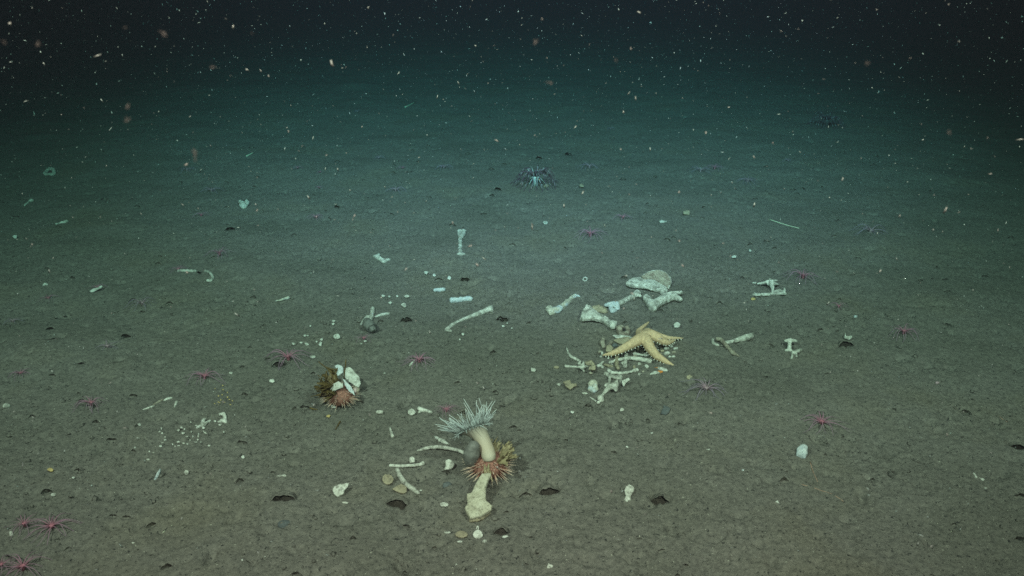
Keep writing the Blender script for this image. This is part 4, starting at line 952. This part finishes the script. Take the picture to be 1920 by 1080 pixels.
for pp in ([(633, 694), (622, 692), (610, 688), (602, 682), (597, 678)], [(645, 712), (646, 698), (648, 684), (648.5, 674)], [(604, 722), (601, 715), (604, 706)], [(612, 712), (614, 704), (613, 697)]):
    pts = [V(x, y, ky) - e.location for x, y in pp]
    link('stipe', tube_mesh('stipe', pts, [0.0016 * (1 - 0.08 * i) for i in range(len(pts))], 6), KELP, e)
# shell pieces carried by the left urchin
GU = 'shell pieces carried by the left urchin'
solid('shell_plate', FILM, 'bluish white shell plate highest on the left urchin', 'shell', plates=[dict(pts=[(627, 686), (634, 684), (641, 686), (644, 691), (643, 699), (633, 706), (630, 699), (631, 692)], t=1.5, tilt=40, base=(638, 708), lift=26, dome=0.8)], group=GU, sm=1)
solid('shell_plate', SHELL, 'long white shell plate along the right side of the left urchin', 'shell', plates=[dict(pts=[(647, 690), (656, 689), (665, 698), (674, 707), (677, 720), (672, 728), (663, 722), (652, 714), (643, 704)], t=1.6, tilt=30, base=(660, 728), lift=12, dome=0.8)], group=GU, sm=1)
solid('shell_plate', FILM, 'narrow twisted shell blade slanting down the front of the left urchin', 'shell', plates=[dict(pts=[(642, 709), (650, 716), (657, 723), (663, 732), (666, 742), (657, 736), (650, 729), (646, 720)], t=1.5, tilt=48, base=(656, 745), lift=22, dome=0.4)], group=GU, sm=1)
solid('shell_plate', SHELL, 'curled cream shell across the front of the left urchin', 'shell', plates=[dict(pts=[(614, 731), (618, 725), (627, 719), (635, 715), (643, 719), (644, 727), (638, 729), (630, 732), (621, 739), (616, 736)], t=1.8, tilt=50, base=(630, 745), lift=26, dome=1.2)], group=GU, sm=1)
solid('shell_lump', BONE_PALE, 'knobbly pale lump stuck low on the front of the left urchin', 'shell', chains=[[(630, 743, 2.6, 20), (634, 738, 3.4, 22), (641, 736, 4.2, 23), (645, 735, 3, 23)]], rough=0.4, group=GU)
solid('shell_plate', BONE_STAINED, 'brownish shell flap at the right foot of the left urchin', 'shell', plates=[dict(pts=[(662, 723), (671, 721), (676, 729), (672, 737), (663, 736)], t=2.5, tilt=45, lift=3, dome=0.5)], group=GU)
chip(627, 763, 11, 8, 'shell_chip', SHELL, 'bright chip on the mud at the foot of the left urchin', 'shell', tilt=30)
chip(616, 781, 8, 5, 'shell_chip', YELLOW, 'yellow chip on the mud below the left urchin', 'shell')
tube_px('kelp_strip', KELP, 'loose brown kelp strip on the mud below the left urchin', 'seaweed', [(638, 790), (634, 797), (629, 805)], 1.6)
tube_px('kelp_strip', KELP, 'loose brown kelp strip left of the left urchin', 'seaweed', [(581, 765), (588, 767), (595, 768)], 1.8)

# ------------------------------------------------------------------ the grey closed anemone
def closed_anemone():
    b = P(692, 612); e = empty('closed_anemone', b); tag(e, 'grey closed anemone with a dark fringe hugging a bone stub', 'anemone')
    m = mpp(612); bm = bmesh.new()
    pts = [(P(688, 604, 10 * m) - b, 9 * m), (P(692, 610, 10 * m) - b, 11.5 * m), (P(697, 615, 8.5 * m) - b, 9.5 * m)]
    bm_capsules(bm, [pts])
    link('body', fuse(bm, 0.0022, 0.0008, 120, 4), GREYSKIN, e)
    d = (pts[2][0] - pts[0][0]).normalized(); c = pts[2][0] + d * 5 * m; s = d.cross(Vector((0, 0, 1))).normalized(); t = s.cross(d)
    link('mouth_disc', tube_mesh('mouth_disc', [c, c + d * 4.5 * m, c + d * 5 * m, c + d * 3 * m], [7 * m, 5 * m, 3 * m, 1.0 * m], 18), GREYSKIN, e)
    rs = random.Random(3)
    for k in range(26):
        a = 2 * math.pi * k / 26; r = s * math.cos(a) + t * math.sin(a); p = c + r * 8.5 * m
        dd = (r * 0.9 + d * 0.6).normalized(); L = rs.uniform(3, 6) * m
        link('tentacle', tube_mesh('tentacle', [p - dd * m, p + dd * L * 0.5, p + dd * L], [0.7 * m, 0.5 * m, 0.2 * m], 5), GREYDARK, e)
closed_anemone()

# ------------------------------------------------------------------ stuff: mud crumbs, shell grit, marine snow
def blob_cloud(name, pts, mat, label, cat, seed, squash=0.7, stretch=0.0, octa=False):
    rng = np.random.default_rng(seed)
    t = (1 + 5 ** 0.5) / 2
    ico = np.array([(-1, t, 0), (1, t, 0), (-1, -t, 0), (1, -t, 0), (0, -1, t), (0, 1, t), (0, -1, -t), (0, 1, -t), (t, 0, -1), (t, 0, 1), (-t, 0, -1), (-t, 0, 1)]) / 1.902
    fc = np.array([(0, 11, 5), (0, 5, 1), (0, 1, 7), (0, 7, 10), (0, 10, 11), (1, 5, 9), (5, 11, 4), (11, 10, 2), (10, 7, 6), (7, 1, 8), (3, 9, 4), (3, 4, 2), (3, 2, 6), (3, 6, 8), (3, 8, 9), (4, 9, 5), (2, 4, 11), (6, 2, 10), (8, 6, 7), (9, 8, 1)])
    if octa:
        ico = np.array([(1, 0, 0), (-1, 0, 0), (0, 1, 0), (0, -1, 0), (0, 0, 1), (0, 0, -1)], float)
        fc = np.array([(0, 2, 4), (2, 1, 4), (1, 3, 4), (3, 0, 4), (2, 0, 5), (1, 2, 5), (3, 1, 5), (0, 3, 5)])
    if octa == 4:
        ico = np.array([(1, 1, 1), (1, -1, -1), (-1, 1, -1), (-1, -1, 1)]) * 0.75; fc = np.array([(0, 1, 2), (0, 3, 1), (0, 2, 3), (1, 3, 2)])
    nv_ = len(ico)
    n = len(pts); pts = np.array(pts)
    V_ = ico[None] * (1 + rng.uniform(-0.45, 0.45, (n, nv_, 1)))
    V_ *= np.stack([1 + stretch * rng.random(n) * 2, np.ones(n) * (0.7 + 0.5 * rng.random(n)), np.ones(n) * squash], -1)[:, None]
    a = rng.uniform(0, 6.28, n); b = rng.uniform(-1.5, 1.5, n) * (1 if stretch > 0.5 else 0.15)
    x, y, z = V_[..., 0], V_[..., 1], V_[..., 2]
    cb, sb = np.cos(b)[:, None], np.sin(b)[:, None]; x, z = x * cb - z * sb, x * sb + z * cb
    ca, sa = np.cos(a)[:, None], np.sin(a)[:, None]; x, y = x * ca - y * sa, x * sa + y * ca
    V_ = np.stack([x, y, z], -1) * pts[:, None, 3:4] + pts[:, None, :3]
    Fc = (fc[None] + (np.arange(n) * nv_)[:, None, None]).reshape(-1, 3)
    me = bpy.data.meshes.new(name)
    me.vertices.add(n * nv_); me.vertices.foreach_set('co', V_.astype(np.float32).ravel())
    me.loops.add(len(Fc) * 3); me.loops.foreach_set('vertex_index', Fc.ravel().astype(np.int32))
    me.polygons.add(len(Fc)); me.polygons.foreach_set('loop_start', np.arange(0, len(Fc) * 3, 3, dtype=np.int32))
    me.update(calc_edges=True)
    return tag(link(name, me, mat), label, cat, None, 'stuff')
rng = np.random.default_rng(12)
def scatter(n, smin, smax, p, zoff):
    y = 0.85 + 7.5 * rng.random(n) ** 1.5; x = (rng.random(n) - 0.5) * (1.7 + 1.35 * y)
    keep = pnoise(x * 5, y * 5, 33) + 0.35 * rng.random(n) > 0.05
    x, y = x[keep], y[keep]; s = smin + (smax - smin) * rng.random(len(x)) ** p
    z = H_base(x, y) + s * zoff
    return np.stack([x, y, z, s], -1)
blob_cloud('mud_crumbs', scatter(36000, 0.0011, 0.0048, 4.5, 0.3), MUD, 'loose crumbs and pellets of mud covering the sea floor', 'mud', 3, 0.75, 0.45, True)
blob_cloud('shell_grit', scatter(800, 0.0008, 0.0022, 3.0, 0.5), SHELL, 'tiny white grit of broken shell sprinkled over the mud', 'grit', 4, 0.6, 0.3)

n = 80000
y = 0.6 + 7.4 * rng.random(n) ** 0.9; x = (rng.random(n) - 0.5) * (1.4 + 1.5 * y)
z = 0.06 + 1.25 * rng.random(n)
s = 0.0003 + 0.0012 * rng.random(n) ** 6
# many small dark slits: burrows too small to count, each a lip of mud over its own shadow
lips = []
rl = random.Random(77); Vs, Fs = [], []
for lx, ly, w, rz, ph, hb in LIPS:
    c, sn = math.cos(rz), math.sin(rz); o0 = len(Vs)
    for j in range(4):
        for i in range(9):
            u = -1 + i / 4; v = j / 3
            X = u * w * (1 - 0.15 * v); Y = w * (0.22 * (1 - u * u) * (1 - v) + 0.55 * v + 0.22 * mn.noise(Vector((u * 3.5, ph, v * 2))))
            gx, gy = lx + X * c - Y * sn, ly + X * sn + Y * c
            Vs.append((gx, gy, H(gx, gy) + w * hb * (1 - u * u) * (1 - v) ** 1.3 * (1 + 0.9 * mn.noise(Vector((u * 3.5, ph, 3)))) + 0.0015 - 0.005 * max(v, abs(u)) ** 3 + 0.003 * mn.noise(Vector((gx * 130, gy * 130, ph)))))
    for j in range(3):
        for i in range(8):
            a = o0 + j * 9 + i; Fs.append((a, a + 1, a + 10, a + 9))
me = bpy.data.meshes.new('mud_lips'); me.from_pydata(Vs, [], Fs); smooth(me)
tag(link('mud_lips', me, MUD), 'countless tiny raised mud lips over worm holes in the sea floor', 'mud', None, 'stuff')
blob_cloud('marine_snow', np.stack([x, y, z, s], -1), SNOW, 'fine marine snow drifting through the dark water', 'marine snow', 6, 0.6, 1.3, 4)
flake = []
for i in range(6):
    r = random.Random(50 + i); bm = bmesh.new(); ch = []
    for k in range(4):
        p = Vector((r.gauss(0, .5), r.gauss(0, .4), r.gauss(0, .7))); ch.append([(Vector((0, 0, 0)), 0.42), (p * 0.6, r.uniform(.2, .34)), (p * 1.3, r.uniform(.1, .2))])
    bm_capsules(bm, ch, 7); me = fuse(bm, 0.11, 0.16, 2.2, 1, i); me.name = 'snow_flake'; flake.append(me)
for i in range(70):
    r = random.Random(900 + i)
    px, py = r.uniform(0, 1920), r.uniform(0, 330) ** 1.0
    d = ray(px, py).normalized(); dist = r.uniform(0.9, 3.2); p = Vector((0, 0, CAM_H)) + d * dist
    me = flake[i % 6]
    if not me.materials: me.materials.append(SNOW)
    o = link('snow_flake', me, None, None, p); o.rotation_euler = (r.uniform(-.6, .6), r.uniform(-.6, .6), r.uniform(0, 6)); q_ = r.uniform(0.6, 1.5) * dist / F; o.scale = (q_, q_, q_ * 1.2)
    tag(o, 'pale ragged flake of marine snow hanging in the dark water above the floor', 'flake', 'larger flakes of marine snow')
near = []
for i in range(6):
    me = flake[i].copy(); me.materials.clear(); me.materials.append(SNOW_SOFT); near.append(me)
for i, (px, py, r_) in enumerate([(238, 226, 7), (72, 83, 6), (235, 52, 5), (307, 62, 6), (1033, 155, 5), (1155, 112, 5), (1005, 78, 9), (398, 127, 5), (473, 63, 4), (8, 80, 5), (365, 284, 8), (240, 198, 5), (1780, 247, 5), (1625, 118, 5)]):
    dist = 0.42; p = Vector((0, 0, CAM_H)) + ray(px, py).normalized() * dist
    o = link('snow_flake', near[i % 6], None, None, p); q_ = r_ * 0.75 * dist / F; o.scale = (q_, q_, q_); o.rotation_euler = (0.3 * i, 0.2, i)
    tag(o, 'soft brownish blurred flake of marine snow close to the lens', 'flake', 'near flakes of marine snow')

# ------------------------------------------------------------------ the water itself
bm = bmesh.new(); bmesh.ops.create_cube(bm, size=1.0)
for v in bm.verts: v.co = Vector((v.co.x * 92, 29 + v.co.y * 64, 1.075 + v.co.z * 4.25))
hz = link('haze', from_bm('haze', bm), None); tag(hz, 'clear dark sea water that dims and greens with distance', 'water', None, 'stuff')
k = bpy.data.materials.new('sea_water'); k.use_nodes = True; nt = k.node_tree; nt.nodes.clear()
out = nt.nodes.new('ShaderNodeOutputMaterial'); pv = nt.nodes.new('ShaderNodeVolumePrincipled'); va = nt.nodes.new('ShaderNodeVolumeAbsorption'); ad = nt.nodes.new('ShaderNodeAddShader')
pv.inputs['Color'].default_value = (0.58, 0.74, 1.0, 1); pv.inputs['Density'].default_value = 0.018; pv.inputs['Anisotropy'].default_value = 0.3
va.inputs['Color'].default_value = (0.0, 0.80, 0.77, 1); va.inputs['Density'].default_value = 0.28
nt.links.new(pv.outputs[0], ad.inputs[0]); nt.links.new(va.outputs[0], ad.inputs[1]); nt.links.new(ad.outputs[0], out.inputs['Volume'])
hz.data.materials.append(k)
